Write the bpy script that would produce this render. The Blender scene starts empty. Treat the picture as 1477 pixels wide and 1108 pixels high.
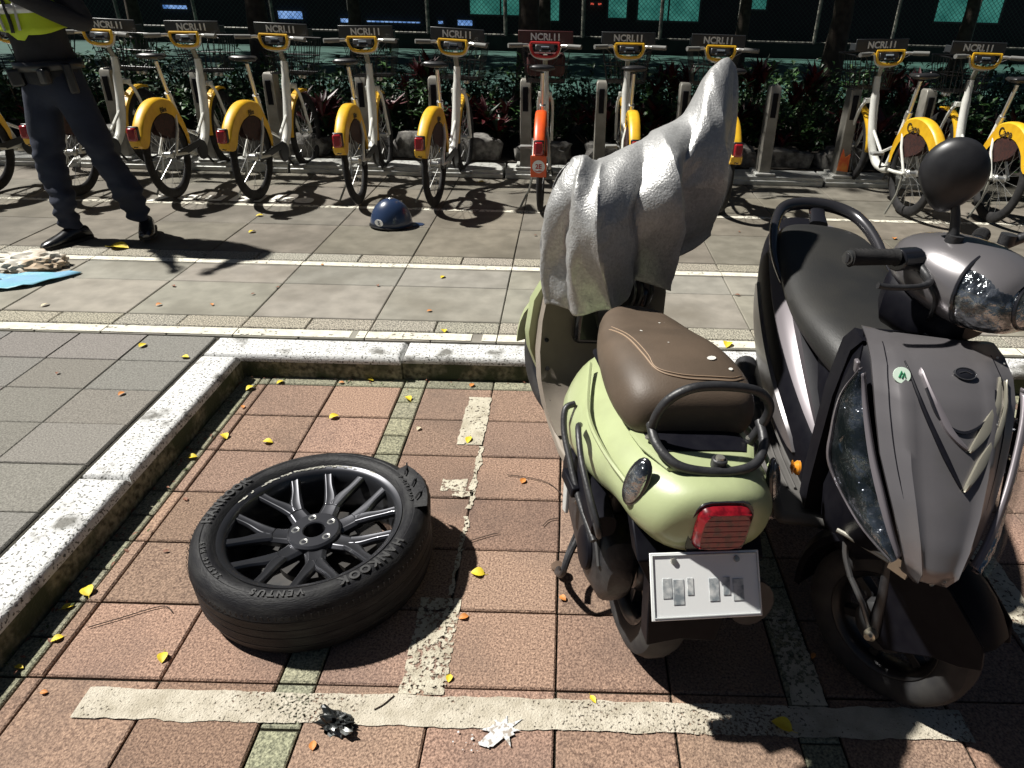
import bpy, bmesh, math, random
from mathutils import Vector, Matrix, noise
R = math.radians; PI = math.pi
random.seed(7)
S = bpy.context.scene; C = S.collection

# ---------------------------------------------------------------- camera
cam = bpy.data.objects.new('camera', bpy.data.cameras.new('camera')); C.objects.link(cam)
pitch = math.atan(.574); roll = R(1.5)
fwd = Vector((0, math.cos(pitch), -math.sin(pitch))); rt = Vector((1, 0, 0)); up = rt.cross(fwd)
er = rt*math.cos(roll) + up*math.sin(roll); eu = -rt*math.sin(roll) + up*math.cos(roll)
M = Matrix((er, eu, -fwd)).transposed().to_4x4(); M.translation = Vector((0, 0, 1.45))
cam.matrix_world = M
cam.data.sensor_width = 36; cam.data.lens = 36*1000/1477; cam.data.shift_x = -(810-738.5)/1477
cam.data.clip_start = .05; cam.data.clip_end = 500
S.camera = cam
# ---------------------------------------------------------------- light: dark surroundings, one hard lamp-like sun from the left
SUN_DIR = Vector((1, -.28, -1.5)).normalized()      # the way the light travels
sun = bpy.data.objects.new('sun', bpy.data.lights.new('sun', 'SUN')); C.objects.link(sun)
sun.data.energy = 5.0; sun.data.angle = R(1.4); sun.data.color = (1, .97, .91)
sun.rotation_euler = SUN_DIR.to_track_quat('-Z', 'Y').to_euler(); sun.location = (-4, 3, 8)
w = bpy.data.worlds.new('World'); S.world = w; w.use_nodes = True
nt = w.node_tree; sky = nt.nodes.new('ShaderNodeTexSky'); sky.sky_type = 'NISHITA'; sky.sun_disc = False
sky.sun_elevation = math.asin(-SUN_DIR.z); sky.sun_rotation = math.atan2(-SUN_DIR.x, -SUN_DIR.y)
nt.links.new(sky.outputs[0], nt.nodes['Background'].inputs[0]); nt.nodes['Background'].inputs[1].default_value = .014
S.view_settings.view_transform = 'Standard'; S.view_settings.look = 'None'; S.view_settings.gamma = 1
S.view_settings.exposure = .62

# ---------------------------------------------------------------- materials
MATS = {}
def mat(name, col, rough=.5, metal=0., col2=None, scale=20, cpos=(.35, .65), bump=0., bscale=120, coat=0., attr=False,
        emit=0., alpha=1., trans=0., detail=4, spec=None, col3=None, scale3=4, pos3=(.5, .6), stretch=None, vor=0):
    if name in MATS: return MATS[name]
    m = bpy.data.materials.new(name); m.use_nodes = True; n = m.node_tree; L = n.links
    b = n.nodes['Principled BSDF']; b.inputs['Roughness'].default_value = rough; b.inputs['Metallic'].default_value = metal
    b.inputs['Coat Weight'].default_value = coat
    if spec is not None: b.inputs['Specular IOR Level'].default_value = spec
    c4 = (*col, 1); b.inputs['Base Color'].default_value = c4; src = None
    tc = n.nodes.new('ShaderNodeTexCoord'); vec = tc.outputs['Object']
    if stretch:
        mp = n.nodes.new('ShaderNodeMapping'); mp.inputs['Scale'].default_value = stretch
        L.new(vec, mp.inputs[0]); vec = mp.outputs[0]
    def nz(sc, d=detail):
        t = n.nodes.new('ShaderNodeTexNoise'); t.inputs['Scale'].default_value = sc; t.inputs['Detail'].default_value = d
        L.new(vec, t.inputs[0]); return t.outputs[0]
    def mix(fac, a, bb, mode='MIX'):
        x = n.nodes.new('ShaderNodeMix'); x.data_type = 'RGBA'; x.blend_type = mode
        for s, v in ((0, fac), (6, a), (7, bb)):
            if isinstance(v, (tuple, float, int)): x.inputs[s].default_value = v
            else: L.new(v, x.inputs[s])
        return x.outputs[2]
    def ramp(f, p):
        r = n.nodes.new('ShaderNodeMapRange'); r.inputs[1].default_value = p[0]; r.inputs[2].default_value = p[1]
        L.new(f, r.inputs[0]); return r.outputs[0]
    if vor:
        t = n.nodes.new('ShaderNodeTexVoronoi'); t.inputs['Scale'].default_value = vor; L.new(vec, t.inputs[0])
        sp = n.nodes.new('ShaderNodeSeparateColor'); L.new(t.outputs['Color'], sp.inputs[0]); src = mix(ramp(sp.outputs[0], cpos), c4, (*col2, 1))
    elif col2: src = mix(ramp(nz(scale), cpos), c4, (*col2, 1))
    if col3: src = mix(ramp(nz(scale3, 6), pos3), src if src else c4, (*col3, 1))
    if attr:
        a = n.nodes.new('ShaderNodeAttribute'); a.attribute_name = 'var'
        src = mix(1., src if src else c4, a.outputs['Color'], 'MULTIPLY')
    if src: L.new(src, b.inputs['Base Color'])
    if bump:
        bp = n.nodes.new('ShaderNodeBump'); bp.inputs['Strength'].default_value = bump; bp.inputs['Distance'].default_value = .004
        L.new(nz(bscale, 3), bp.inputs['Height']); L.new(bp.outputs[0], b.inputs['Normal'])
    if emit:
        b.inputs['Emission Color'].default_value = c4; b.inputs['Emission Strength'].default_value = emit
        if src: L.new(src, b.inputs['Emission Color'])
    if trans: b.inputs['Transmission Weight'].default_value = trans
    if alpha < 1: b.inputs['Alpha'].default_value = alpha
    MATS[name] = m; return m

def worn(name, col, under, scale, pos, bump=.5, bscale=150, scale2=None):
    """paint worn through in patches"""
    m = mat(name, col, .75, col2=under, scale=scale, cpos=pos, bump=bump, bscale=bscale, detail=8)
    return m

# ---------------------------------------------------------------- mesh helpers
def fin(bm, smooth=True, ang=38):
    bmesh.ops.recalc_face_normals(bm, faces=bm.faces)
    if smooth:
        for f in bm.faces: f.smooth = True
        for e in bm.edges:
            if len(e.link_faces) == 2 and e.calc_face_angle(0) > R(ang): e.smooth = False
def obj(name, bm, mats, parent=None, smooth=True, ang=38, bevel=0, sub=0, M=None, seg=2, recalc=True, solid=0):
    if M is not None: bmesh.ops.transform(bm, matrix=M, verts=bm.verts)
    fin(bm, smooth, ang)
    me = bpy.data.meshes.new(name); bm.to_mesh(me); bm.free()
    for m in (mats if isinstance(mats, (list, tuple)) else [mats]): me.materials.append(m)
    o = bpy.data.objects.new(name, me); C.objects.link(o); o.parent = parent
    if solid:
        md = o.modifiers.new('solid', 'SOLIDIFY'); md.thickness = solid; md.offset = -1
    if bevel:
        md = o.modifiers.new('bevel', 'BEVEL'); md.width = bevel; md.segments = seg; md.limit_method = 'ANGLE'; md.angle_limit = R(40)
    if sub:
        md = o.modifiers.new('sub', 'SUBSURF'); md.levels = sub; md.render_levels = sub
    return o
def tag(o, label, cat, group=None, kind=None):
    if label: o['label'] = label
    if cat: o['category'] = cat
    if group: o['group'] = group
    if kind: o['kind'] = kind
    return o
def thing(name, label, cat, loc=(0, 0, 0), rot=(0, 0, 0), group=None):
    o = bpy.data.objects.new(name, None); C.objects.link(o); o.location = loc; o.rotation_euler = rot
    o.empty_display_size = .1
    return tag(o, label, cat, group)
def struct(name, bm, m, **k): return tag(obj(name, bm, m, **k), None, None, None, 'structure')
def dup(root, name=None):
    r = root.copy(); C.objects.link(r)
    if name: r.name = name
    for ch in list(root.children):
        c = ch.copy(); C.objects.link(c); c.parent = r
        for g in list(ch.children):
            d = g.copy(); C.objects.link(d); d.parent = c
    return r
def B(): return bmesh.new()
def box(bm, c, s, rot=None, mi=0):
    m = Matrix.Translation(c) @ (rot.to_4x4() if rot else Matrix()) @ Matrix.Diagonal((*s, 1))
    r = bmesh.ops.create_cube(bm, size=1, matrix=m)
    for f in {f for v in r['verts'] for f in v.link_faces}: f.material_index = mi
def cr(pts, n=6, closed=False):
    P = [Vector(p) for p in pts]; out = []; N = len(P)
    for i in range(N if closed else N-1):
        g = (lambda k: P[k % N]) if closed else (lambda k: P[min(max(k, 0), N-1)])
        a, b, c, d = g(i-1), g(i), g(i+1), g(i+2)
        for j in range(n):
            t = j/n
            out.append(.5*((2*b)+(c-a)*t+(2*a-5*b+4*c-d)*t*t+(3*b-a-3*c+d)*t**3))
    if not closed: out.append(P[-1])
    return out
def ring_faces(bm, rings, closed_u=False, mi=0, close_ring=True, cap=True):
    V = [[bm.verts.new(p) for p in r] for r in rings]; n = len(V[0])
    for i in range(len(V) if closed_u else len(V)-1):
        a, b = V[i], V[(i+1) % len(V)]
        for j in range(n if close_ring else n-1):
            f = bm.faces.new((a[j], a[(j+1) % n], b[(j+1) % n], b[j])); f.material_index = mi
    if cap and close_ring and not closed_u:
        f = bm.faces.new(V[0]); f.material_index = mi; f = bm.faces.new(V[-1][::-1]); f.material_index = mi
    return V
def tube(bm, pts, r, n=10, closed=False, sm=0, mi=0, flat=1.):
    if sm: pts = cr(pts, sm, closed) if not isinstance(r, (list, tuple)) else pts
    P = [Vector(p) for p in pts]; N = len(P); rr = r if isinstance(r, (list, tuple)) else [r]*N
    ref = None; rings = []
    for i, p in enumerate(P):
        t = (P[(i+1) % N]-P[i-1]) if closed else (P[min(i+1, N-1)]-P[max(i-1, 0)])
        t.normalize()
        if ref is None: ref = t.orthogonal().normalized()
        ref = (ref - t*ref.dot(t)).normalized(); b = t.cross(ref)
        rings.append([p+(ref*math.cos(a)+b*math.sin(a)*flat)*rr[i] for a in [2*PI*k/n for k in range(n)]])
    ring_faces(bm, rings, closed, mi)
def lathe(bm, prof, M=Matrix(), n=48, closed=False, mi=0):
    """prof: (radius, height) turned round z"""
    rings = [[M @ Vector((r*math.cos(a), r*math.sin(a), z)) for r, z in prof] for a in [2*PI*k/n for k in range(n)]]
    V = [[bm.verts.new(p) for p in r] for r in rings]; m = len(prof)
    for i in range(n):
        a, b = V[i], V[(i+1) % n]
        for j in range(m if closed else m-1):
            f = bm.faces.new((a[j], b[j], b[(j+1) % m], a[(j+1) % m])); f.material_index = mi
    bmesh.ops.remove_doubles(bm, verts=bm.verts, dist=1e-6)
def prism(bm, poly, depth, M=Matrix(), mi=0):
    a = [bm.verts.new(M @ Vector((x, y, 0))) for x, y in poly]; b = [bm.verts.new(M @ Vector((x, y, depth))) for x, y in poly]
    n = len(poly); fs = [bm.faces.new(a[::-1]), bm.faces.new(b)]
    for i in range(n): fs.append(bm.faces.new((a[i], a[(i+1) % n], b[(i+1) % n], b[i])))
    for f in fs: f.material_index = mi
def frame(o, x, y, z=None):
    x = Vector(x).normalized(); y = Vector(y); y = (y-x*y.dot(x)).normalized(); z = x.cross(y)
    m = Matrix((x, y, z)).transposed().to_4x4(); m.translation = Vector(o); return m
def text_bm(s, size, M=Matrix(), depth=.001, bold=0., shear=0., space=1.):
    cu = bpy.data.curves.new('text', 'FONT'); cu.body = s; cu.size = size; cu.extrude = depth; cu.offset = bold; cu.shear = shear
    cu.align_x = 'CENTER'; cu.align_y = 'CENTER'; cu.space_character = space; cu.resolution_u = 3
    o = bpy.data.objects.new('text', cu); C.objects.link(o); bpy.context.view_layer.update()
    me = bpy.data.meshes.new_from_object(o); bm = bmesh.new(); bm.from_mesh(me); bpy.data.meshes.remove(me)
    bpy.data.objects.remove(o); bmesh.ops.transform(bm, matrix=M, verts=bm.verts); return bm
def merge(bm, other, mi=None):
    me = bpy.data.meshes.new('tmp'); other.to_mesh(me); other.free(); k = len(bm.faces); bm.from_mesh(me); bpy.data.meshes.remove(me)
    if mi is not None:
        bm.faces.ensure_lookup_table()
        for f in bm.faces[k:]: f.material_index = mi
def X(a): return Matrix.Rotation(a, 4, 'X')
def Yr(a): return Matrix.Rotation(a, 4, 'Y')
def Z(a): return Matrix.Rotation(a, 4, 'Z')
def T(*p): return Matrix.Translation(Vector(p))

BAY = -.11
# ================================================================ THE SETTING
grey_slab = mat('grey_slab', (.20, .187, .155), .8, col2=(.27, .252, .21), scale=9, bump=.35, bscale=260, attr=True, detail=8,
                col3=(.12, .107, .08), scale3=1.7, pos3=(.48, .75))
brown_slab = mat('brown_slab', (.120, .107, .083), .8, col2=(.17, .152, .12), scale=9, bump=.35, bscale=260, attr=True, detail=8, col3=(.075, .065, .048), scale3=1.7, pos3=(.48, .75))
grain_slab = mat('exposed_aggregate', (.12, .11, .09), .9, col2=(.42, .39, .31), scale=140, cpos=(.42, .58), bump=.9, bscale=200, attr=True, detail=2)
red_tile = mat('red_paver', (.10, .058, .042), .9, col2=(.43, .285, .205), scale=165, cpos=(.30, .72), bump=1., bscale=230, attr=True, detail=3,
               col3=(.12, .085, .068), scale3=2.1, pos3=(.46, .78))
green_tile = mat('mossy_grey_paver', (.08, .08, .055), .9, col2=(.33, .32, .22), scale=160, cpos=(.32, .66), bump=1., bscale=230, attr=True, detail=3)
dark_joint = mat('joint_soil', (.022, .02, .016), .95, col2=(.05, .045, .03), scale=60)
asph = mat('paver_dark_grey', (.115, .107, .095), .9, col2=(.25, .236, .212), scale=150, cpos=(.3, .7), bump=.8, bscale=230, attr=True, detail=3)

def tiles(name, rects, m, z=0., gap=.0035, chamf=.004, jit=.05, drop=.012):
    """paving slabs: each rect (x0,y0,x1,y1,material index) becomes a chamfered slab top"""
    bm = B(); lay = bm.loops.layers.float_color.new('var')
    for x0, y0, x1, y1, mi in rects:
        g = gap*random.uniform(.6, 1.5); dz = random.uniform(-.0014, .0010)
        if x1-x0 < 2.2*(g+chamf) or y1-y0 < 2.2*(g+chamf): continue
        o = [(x0+g, y0+g), (x1-g, y0+g), (x1-g, y1-g), (x0+g, y1-g)]
        h = g+chamf; i = [(x0+h, y0+h), (x1-h, y0+h), (x1-h, y1-h), (x0+h, y1-h)]
        vb = [bm.verts.new((x, y, z-drop)) for x, y in o]; vo = [bm.verts.new((x, y, z-.004)) for x, y in o]
        vi = [bm.verts.new((x, y, z+dz)) for x, y in i]
        v = 1+random.uniform(-jit, jit); cc = (v*random.uniform(.97, 1.03), v, v*random.uniform(.96, 1.04), 1)
        fs = [bm.faces.new(vi)]
        for k in range(4):
            fs.append(bm.faces.new((vo[k], vo[(k+1) % 4], vi[(k+1) % 4], vi[k])))
            fs.append(bm.faces.new((vb[k], vb[(k+1) % 4], vo[(k+1) % 4], vo[k])))
        for f in fs:
            f.material_index = mi
            for l in f.loops: l[lay] = cc
    return struct(name, bm, m, smooth=False)

# ground sheet far out to the horizon
bm = B(); box(bm, (0, 60, -.62), (400, 400, 1)); struct('ground', bm, mat('far_ground', (.02, .022, .02), .9, col2=(.035, .035, .03), scale=2))
# joint bed under the upper paving and under the bay (a real step between them)
bm = B()
for x0, y0, x1, y1 in ((-9, -3, -1.602, 2.892), (-9, 2.892, 9, 6.35)):
    box(bm, ((x0+x1)/2, (y0+y1)/2, -.066), (x1-x0, y1-y0, .108))
struct('paving_bed', bm, dark_joint, smooth=False)
bm = B(); box(bm, ((-1.43+7)/2, (2.73-3)/2, -.1635), (8.43, 5.73, .087)); struct('bay_bed', bm, dark_joint, smooth=False)

rows = []
# left pavement, small grey pavers
xs = [-1.602-.01-.315*k for k in range(24)]; ys = [2.885-.248*k for k in range(24)]
for i in range(23):
    for j in range(23):
        rows.append((xs[i+1]+.0, ys[j+1], xs[i], ys[j], 0))
tiles('pavement_pavers', rows, [asph], jit=.09, chamf=.003, gap=.002)
rows = []
X0 = [-.31+.617*k for k in range(-14, 15)]
for i in range(len(X0)-1):
    a, b = X0[i], X0[i+1]
    for k in range(2):                                                  # aggregate edging stones are half as long
        h = (b-a)/2; rows.append((a+k*h, 2.995, a+(k+1)*h, 3.118, 1)); rows.append((a+k*h, 3.925, a+(k+1)*h, 4.05, 1))
        rows.append((a+k*h, 2.896, a+(k+1)*h, 2.992, 0))
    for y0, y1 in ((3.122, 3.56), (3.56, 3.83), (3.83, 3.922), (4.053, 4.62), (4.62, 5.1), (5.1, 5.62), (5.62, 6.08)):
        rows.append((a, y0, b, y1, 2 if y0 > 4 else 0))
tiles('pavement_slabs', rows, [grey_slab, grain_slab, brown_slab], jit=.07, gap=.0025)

# the sunken bay of red pavers with grey strips
cols = []; x = -.605
L_ = [-1.43, -1.35, -1.305, -1.005, -.705, -.605, -.305, .005, .30, .595, .695, .995, 1.295, 1.595, 1.895, 1.995, 2.295, 2.6, 2.9, 3.2, 3.5, 3.8, 4.1, 4.4, 4.7, 5, 5.3, 5.6]
grn = {0, 4, 9, 14}
rows = []; ybr = [2.728, 2.652]+[2.65-.2505*k for k in range(1, 20)]
for i in range(len(L_)-1):
    for j in range(len(ybr)-1):
        g = 1 if (i in grn or j == 0) else 0
        if g and i in grn and j > 0:
            ym = (ybr[j]+ybr[j+1])/2; rows += [(L_[i], ybr[j+1], L_[i+1], ym, 1), (L_[i], ym, L_[i+1], ybr[j], 1)]
        else: rows.append((L_[i], ybr[j+1], L_[i+1], ybr[j], g))
tiles('bay_paving', rows, [red_tile, green_tile], z=BAY, jit=.20, gap=.003, chamf=.004)

# kerb: flush with the upper pavement, white paint worn off its top, bare mossy face towards the bay
ktop = mat('kerb_worn_white', (.60, .60, .59), .75, col2=(.16, .155, .14), scale=7, cpos=(.56, .66), bump=.8, bscale=160, detail=9,
           col3=(.09, .09, .08), scale3=105, pos3=(.555, .62))
kface = mat('kerb_face', (.06, .055, .035), .95, col2=(.25, .235, .16), scale=42, cpos=(.36, .62), bump=1., bscale=130, detail=8,
            col3=(.05, .06, .03), scale3=7, pos3=(.46, .6))
def kerb(x0, y0, x1, y1):
    bm = B(); box(bm, ((x0+x1)/2, (y0+y1)/2, -.12), (x1-x0, y1-y0, .243), mi=1)
    bmesh.ops.bevel(bm, geom=[e for e in bm.edges if all(v.co.z > 0 for v in e.verts)], offset=.034, segments=4, affect='EDGES', profile=.6)
    for e in bm.edges: pass
    bmesh.ops.recalc_face_normals(bm, faces=bm.faces)
    for f in bm.faces:
        if f.normal.z > .80: f.material_index = 0
    return bm
bm = B(); y = 2.71
while y > -2.5:
    merge(bm, kerb(-1.60, y-.88, -1.43, y-.003)); y -= .88
x = -1.60
while x < 7:
    merge(bm, kerb(x, 2.731 if x > -1.55 else 2.713, min(x+.88, 7.4), 2.892)); x += .884
struct('kerb', bm, [ktop, kface])

# painted markings, sheets just above the slabs, their edges slightly ragged
def sheet(name, runs, m, z, rag=.004, step=.012, xj=(), yj=(), g=.0025):
    bm = B(); sd = random.uniform(0, 99)
    def nz_(t, k): return rag*(noise.noise(Vector((t*14, sd, k)))*.9+.6*noise.noise(Vector((t*55, sd, k+3))))
    def cut(a, b, js):
        e = [a]+sorted(j for j in js if a+.01 < j < b-.01)+[b]; return [(p+(g if i else 0), q-(g if i < len(e)-2 else 0)) for i, (p, q) in enumerate(zip(e, e[1:]))]
    for x0, y0, x1, y1 in runs:
        horiz = x1-x0 >= y1-y0
        for a, b in cut(x0, x1, xj):
            for c, d in cut(y0, y1, yj):
                n = max(2, int((b-a if horiz else d-c)/step)); pts = []
                for k in range(n+1):
                    t = (a+(b-a)*k/n) if horiz else (c+(d-c)*k/n)
                    if horiz: pts.append(((t, c+(nz_(t, 0) if c == y0 else 0)), (t, d+(nz_(t, 9) if d == y1 else 0))))
                    else: pts.append(((b+(nz_(t, 0) if b == x1 else 0), t), (a+(nz_(t, 9) if a == x0 else 0), t)))
                V = [[bm.verts.new((*p, z)) for p in q] for q in pts]
                for u, v in zip(V, V[1:]): bm.faces.new((u[0], v[0], v[1], u[1]))
    return struct(name, bm, m, smooth=False)
def paint(name, col, col2, pos, scale=70, wear=3.0):
    """thin road paint: pitted through to the stone below by a fine noise, more so in large worn patches"""
    m = mat(name, col, .85, col2=col2, scale=22, cpos=(.4, .7), bump=1., bscale=230, detail=6); n = m.node_tree; L = n.links
    tc = n.nodes.new('ShaderNodeTexCoord'); f = []
    for sc in (scale, wear):
        t = n.nodes.new('ShaderNodeTexNoise'); t.inputs['Scale'].default_value = sc; t.inputs['Detail'].default_value = 6; L.new(tc.outputs['Object'], t.inputs[0]); f.append(t.outputs[0])
    a = n.nodes.new('ShaderNodeMath'); a.operation = 'MULTIPLY_ADD'; a.inputs[1].default_value = .55; L.new(f[1], a.inputs[0]); L.new(f[0], a.inputs[2])
    r = n.nodes.new('ShaderNodeMapRange'); r.inputs[1].default_value = pos[0]; r.inputs[2].default_value = pos[1]; r.inputs[3].default_value = 1; r.inputs[4].default_value = 0
    L.new(a.outputs[0], r.inputs[0]); L.new(r.outputs[0], n.nodes['Principled BSDF'].inputs['Alpha']); return m
line_w = paint('road_paint_white', (.72, .69, .58), (.55, .52, .43), (.90, .96), 50)
line_t = paint('thin_paint_white', (.66, .63, .53), (.5, .47, .38), (.80, .88), 30)
runs = []; x = -9
for a, b in ((-9, -1.0), (-.97, -.43), (-.38, 7.5)): runs.append((a, 2.905, b, 2.978))
sheet('painted_line', runs, line_w, .0024, .003, .02, X0)
sheet('painted_line', [(-9, 3.842, -3.2, 3.90), (-3.14, 3.842, 8, 3.90)], line_w, .0024, .003, .02, X0)
sheet('painted_line', [(-9, 5.03, 3.6, 5.085)], line_t, .0024, .003, .02, X0)
cream = paint('bay_paint_cream', (.50, .455, .37), (.36, .32, .245), (.84, .97), 130)
creamb = paint('bay_paint_worn', (.52, .48, .38), (.36, .32, .24), (.80, .90), 90)
sheet('bay_marking', [(-1.165, 1.035, 1.02, 1.118)], cream, BAY+.0035, .006)
sheet('bay_marking', [(-.400, 2.22, -.302, 2.578)], creamb, BAY+.0035, .012)
sheet('bay_marking', [(-.392, 1.122, -.276, 1.44)], creamb, BAY+.0035, .007)
sheet('bay_marking', [(-.315, 1.84, -.297, 2.21), (-.42, 1.935, -.33, 2.0), (-.375, 1.905, -.30, 1.93), (-.315, 1.45, -.300, 1.80)], creamb, BAY+.0035, .014)
sheet('bay_marking', [(.605, 1.12, .69, 1.43), (1.30, 1.12, 1.40, 1.75)], creamb, BAY+.0035, .008)
# youbike lettering sprayed on the slabs
bm = text_bm('youbike', .33, T(-2.50, 5.215, .0055) @ Matrix.Diagonal((.92, .80, 1, 1)), .0006, .012, 0, 1.25)
struct('painted_lettering', bm, mat('lettering_white', (.80, .78, .72), .7, col2=(.7, .68, .6), scale=20), smooth=False)

# planting bed, court and lawn behind
bm = B(); box(bm, (0, 8.0, .0), (18, 3.2, .14)); struct('planting_soil', bm, mat('soil', (.02, .016, .012), .95, col2=(.05, .04, .03), scale=25, bump=1, bscale=60))
bm = B(); box(bm, (0, 14.6, -.06), (40, 9.9, .12)); struct('court', bm, mat('court_green', (.012, .05, .04), .8, col2=(.02, .075, .055), scale=3))
# ================================================================ DOCK RAIL, DOCK POSTS, STONES
steel = mat('galvanised_steel', (.42, .42, .39), .5, .3, col2=(.55, .55, .52), scale=14, bump=.15)
dockgrey = mat('dock_grey', (.20, .19, .165), .45, .2, col2=(.29, .275, .24), scale=12)
black_pl = mat('black_plastic', (.005, .005, .008), .5, col2=(.008, .008, .011), scale=30, spec=.10)
rubber = mat('tyre_rubber', (.014, .014, .015), .8, spec=.25, col2=(.028, .027, .027), scale=25, bump=.2, bscale=200)
bm = B()
for a, b in ((-7.5, -4.2), (-4.18, -3.3), (-3.28, -2.4), (-2.38, -1.25), (-1.23, -.55), (-.53, .35), (.37, 1.3), (1.32, 2.2), (2.22, 3.4)):
    box(bm, ((a+b)/2, 6.2, .035), (b-a, .27, .07)); box(bm, ((a+b)/2, 6.075, .02), (b-a, .05, .04))
tag(obj('dock_rail', bm, steel, bevel=.006), 'long pale steel ground rail holding the bicycle dock posts along the planting bed', 'dock rail')
def dock(x, label, lean=0., orange=False):
    t = thing('dock_post', label, 'dock post', (x, 6.19, .07), (0, lean, 0), 'docking posts of the rental bicycles')
    bm = B(); prism(bm, [(-.05, -.05), (.05, -.05), (.05, .05), (-.05, .05)], .01)
    ring_faces(bm, [[Vector((sx*w_, sy*d_+o_, z)) for sx, sy in ((-1, -1), (1, -1), (1, 1), (-1, 1))] for z, w_, d_, o_ in ((0, .055, .085, 0), (.05, .048, .075, 0), (.6, .044, .065, .02), (.69, .044, .06, .03), (.71, .036, .045, .035))])
    obj('housing', bm, dockgrey, t, bevel=.008)
    bm = B(); box(bm, (0, -.047, .56), (.045, .012, .19), X(R(-2)).to_3x3()); obj('reader_panel', bm, black_pl, t, bevel=.004)
    bm = B(); box(bm, (0, -.053, .30), (.03, .01, .06)); obj('lock_slot', bm, black_pl, t, bevel=.002)
    bm = B(); box(bm, (0, 0, .012), (.17, .24, .024)); obj('base_plate', bm, steel, t, bevel=.005)
    if orange:
        bm = B(); prism(bm, [(-.05, .06), (.045, .05), (.04, .2), (.0, .17), (-.03, .24), (-.046, .12)], .003, T(0, -.088, 0) @ X(R(90))); obj('sticker', bm, mat('orange_sticker', (.75, .09, .03), .5, col2=(.8, .3, .05), scale=18), t)
    return t
for x, l, le, og in ((-3.82, 'dock post behind the standing officer', 0, 0), (-3.08, 'dock post at the front wheel of the bicycle nearest the officer', 0, 0), (-2.48, 'dock post at the front wheel of the bicycle above the painted lettering', 0, 0),
        (-1.72, 'dock post left of the bicycle beyond the blue helmet', 0, 0), (-1.12, 'dock post at the yellow bicycle left of the red one', 0, 0), (-.36, 'dock post just left of the red bicycle', 0, 0), (.27, 'dock post left of the bicycle standing behind the covered scooter', 0, 0),
        (.96, 'dock post at the bicycle hidden behind the scooter cover', 0, 0), (1.70, 'empty dock post standing alone between the covered scooter and the black scooter', 0, 0), (2.36, 'dock post with a torn orange and red sticker near its foot', 0, 1), (2.98, 'dock post beside the rightmost bicycle', 0, 0)):
    dock(x, l, R(le), og)
stone = mat('bed_stone', (.07, .065, .06), .9, col2=(.22, .21, .19), scale=16, cpos=(.4, .65), bump=1., bscale=40, detail=8)
def rock(x, y, s, label):
    bm = B(); bmesh.ops.create_icosphere(bm, subdivisions=3, radius=1)
    o = Vector((x*3, y, 0))
    for v in bm.verts:
        p = v.co.copy(); q = Vector([math.copysign(abs(c)**.55, c) for c in p])
        v.co = Vector((q.x*s[0], q.y*s[1], q.z*s[2]))*(1+.28*noise.noise(p*1.3+o)+.1*noise.noise(p*4+o))
    t = obj('bed_stone', bm, stone, ang=25); t.location = (x, y, s[2]*.8+.0); t.rotation_euler = (0, 0, random.uniform(-.3, .3))
    tag(t, label, 'stone', 'rough stones edging the planting bed')
spots = ['behind the officer', 'left of the officer', 'behind the front wheel of the first full bicycle', 'between the second and third bicycles from the officer', 'left of the bicycle beyond the helmet', 'right of the bicycle beyond the helmet', 'left of the red bicycle', 'behind the red bicycle', 'right of the red bicycle', 'behind the top of the scooter cover', 'right of the scooter cover', 'behind the empty dock post', 'right of the empty dock post', 'behind the stickered dock post', 'between the two right-hand bicycles', 'behind the rightmost bicycle']
for k, sp in enumerate(spots):
    x = -4.6+.55*k+random.uniform(-.08, .08)
    rock(x, 6.52+random.uniform(-.04, .05), (random.uniform(.2, .27), .13, random.uniform(.12, .16)), 'rough grey bed stone '+sp)

# ================================================================ SHRUBS
def leafmat(n, a, b): return mat(n, a, .45, col2=b, scale=3, cpos=(.35, .65))
g1 = leafmat('leaf_green', (.018, .055, .014), (.06, .14, .032)); g2 = leafmat('leaf_dark', (.01, .03, .012), (.03, .07, .02)); g3 = leafmat('leaf_red', (.045, .005, .008), (.10, .01, .012))
wood = mat('bark', (.05, .035, .025), .9, col2=(.09, .07, .05), scale=12, bump=.8, bscale=40)
def leaf(bm, p, d, l, wd, up_=Vector((0, 0, 1)), droop=.25, mi=0):
    d = d.normalized(); s = d.cross(up_)
    s = s.normalized() if s.length > .05 else Vector((1, 0, 0)); n = s.cross(d)
    a = bm.verts.new(p); b = bm.verts.new(p+d*l*.5+s*wd-n*0+n*wd*.3); c = bm.verts.new(p+d*l-n*l*droop); e = bm.verts.new(p+d*l*.5-s*wd+n*wd*.3)
    m_ = bm.verts.new(p+d*l*.52)
    for f in ((a, b, m_), (b, c, m_), (c, e, m_), (e, a, m_)):
        f = bm.faces.new(f); f.material_index = mi
def shrub_green(seed, big=False):
    rnd = random.Random(seed); bm = B()
    for k in range(46):
        a = rnd.uniform(0, 2*PI); rr = .36*rnd.random()**.5; h = rnd.uniform(.28, .62)*(1-.25*rr/.36)
        tip = Vector((rr*math.cos(a)*1.1, rr*math.sin(a), h+.1)); base = Vector((tip.x*.3, tip.y*.3, 0))
        for j in range(13):
            f = rnd.uniform(.35, 1.02); p = base.lerp(tip, f)+Vector([rnd.uniform(-.03, .03) for _ in range(3)])
            aa = rnd.uniform(0, 2*PI); leaf(bm, p, Vector((math.cos(aa), math.sin(aa), rnd.uniform(-.2, 1.3))), rnd.uniform(.06, .11), rnd.uniform(.013, .024), mi=rnd.random() < .45)
    return bm
def stems(seed, n=9, h=.5):
    rnd = random.Random(seed); bm = B()
    for k in range(n):
        a = rnd.uniform(0, 2*PI); rr = rnd.uniform(.05, .3); tube(bm, [(0, 0, -.02), (rr*.5*math.cos(a), rr*.5*math.sin(a), h*.5), (rr*math.cos(a), rr*math.sin(a), h)], [.012, .008, .004], 5)
    return bm
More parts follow.
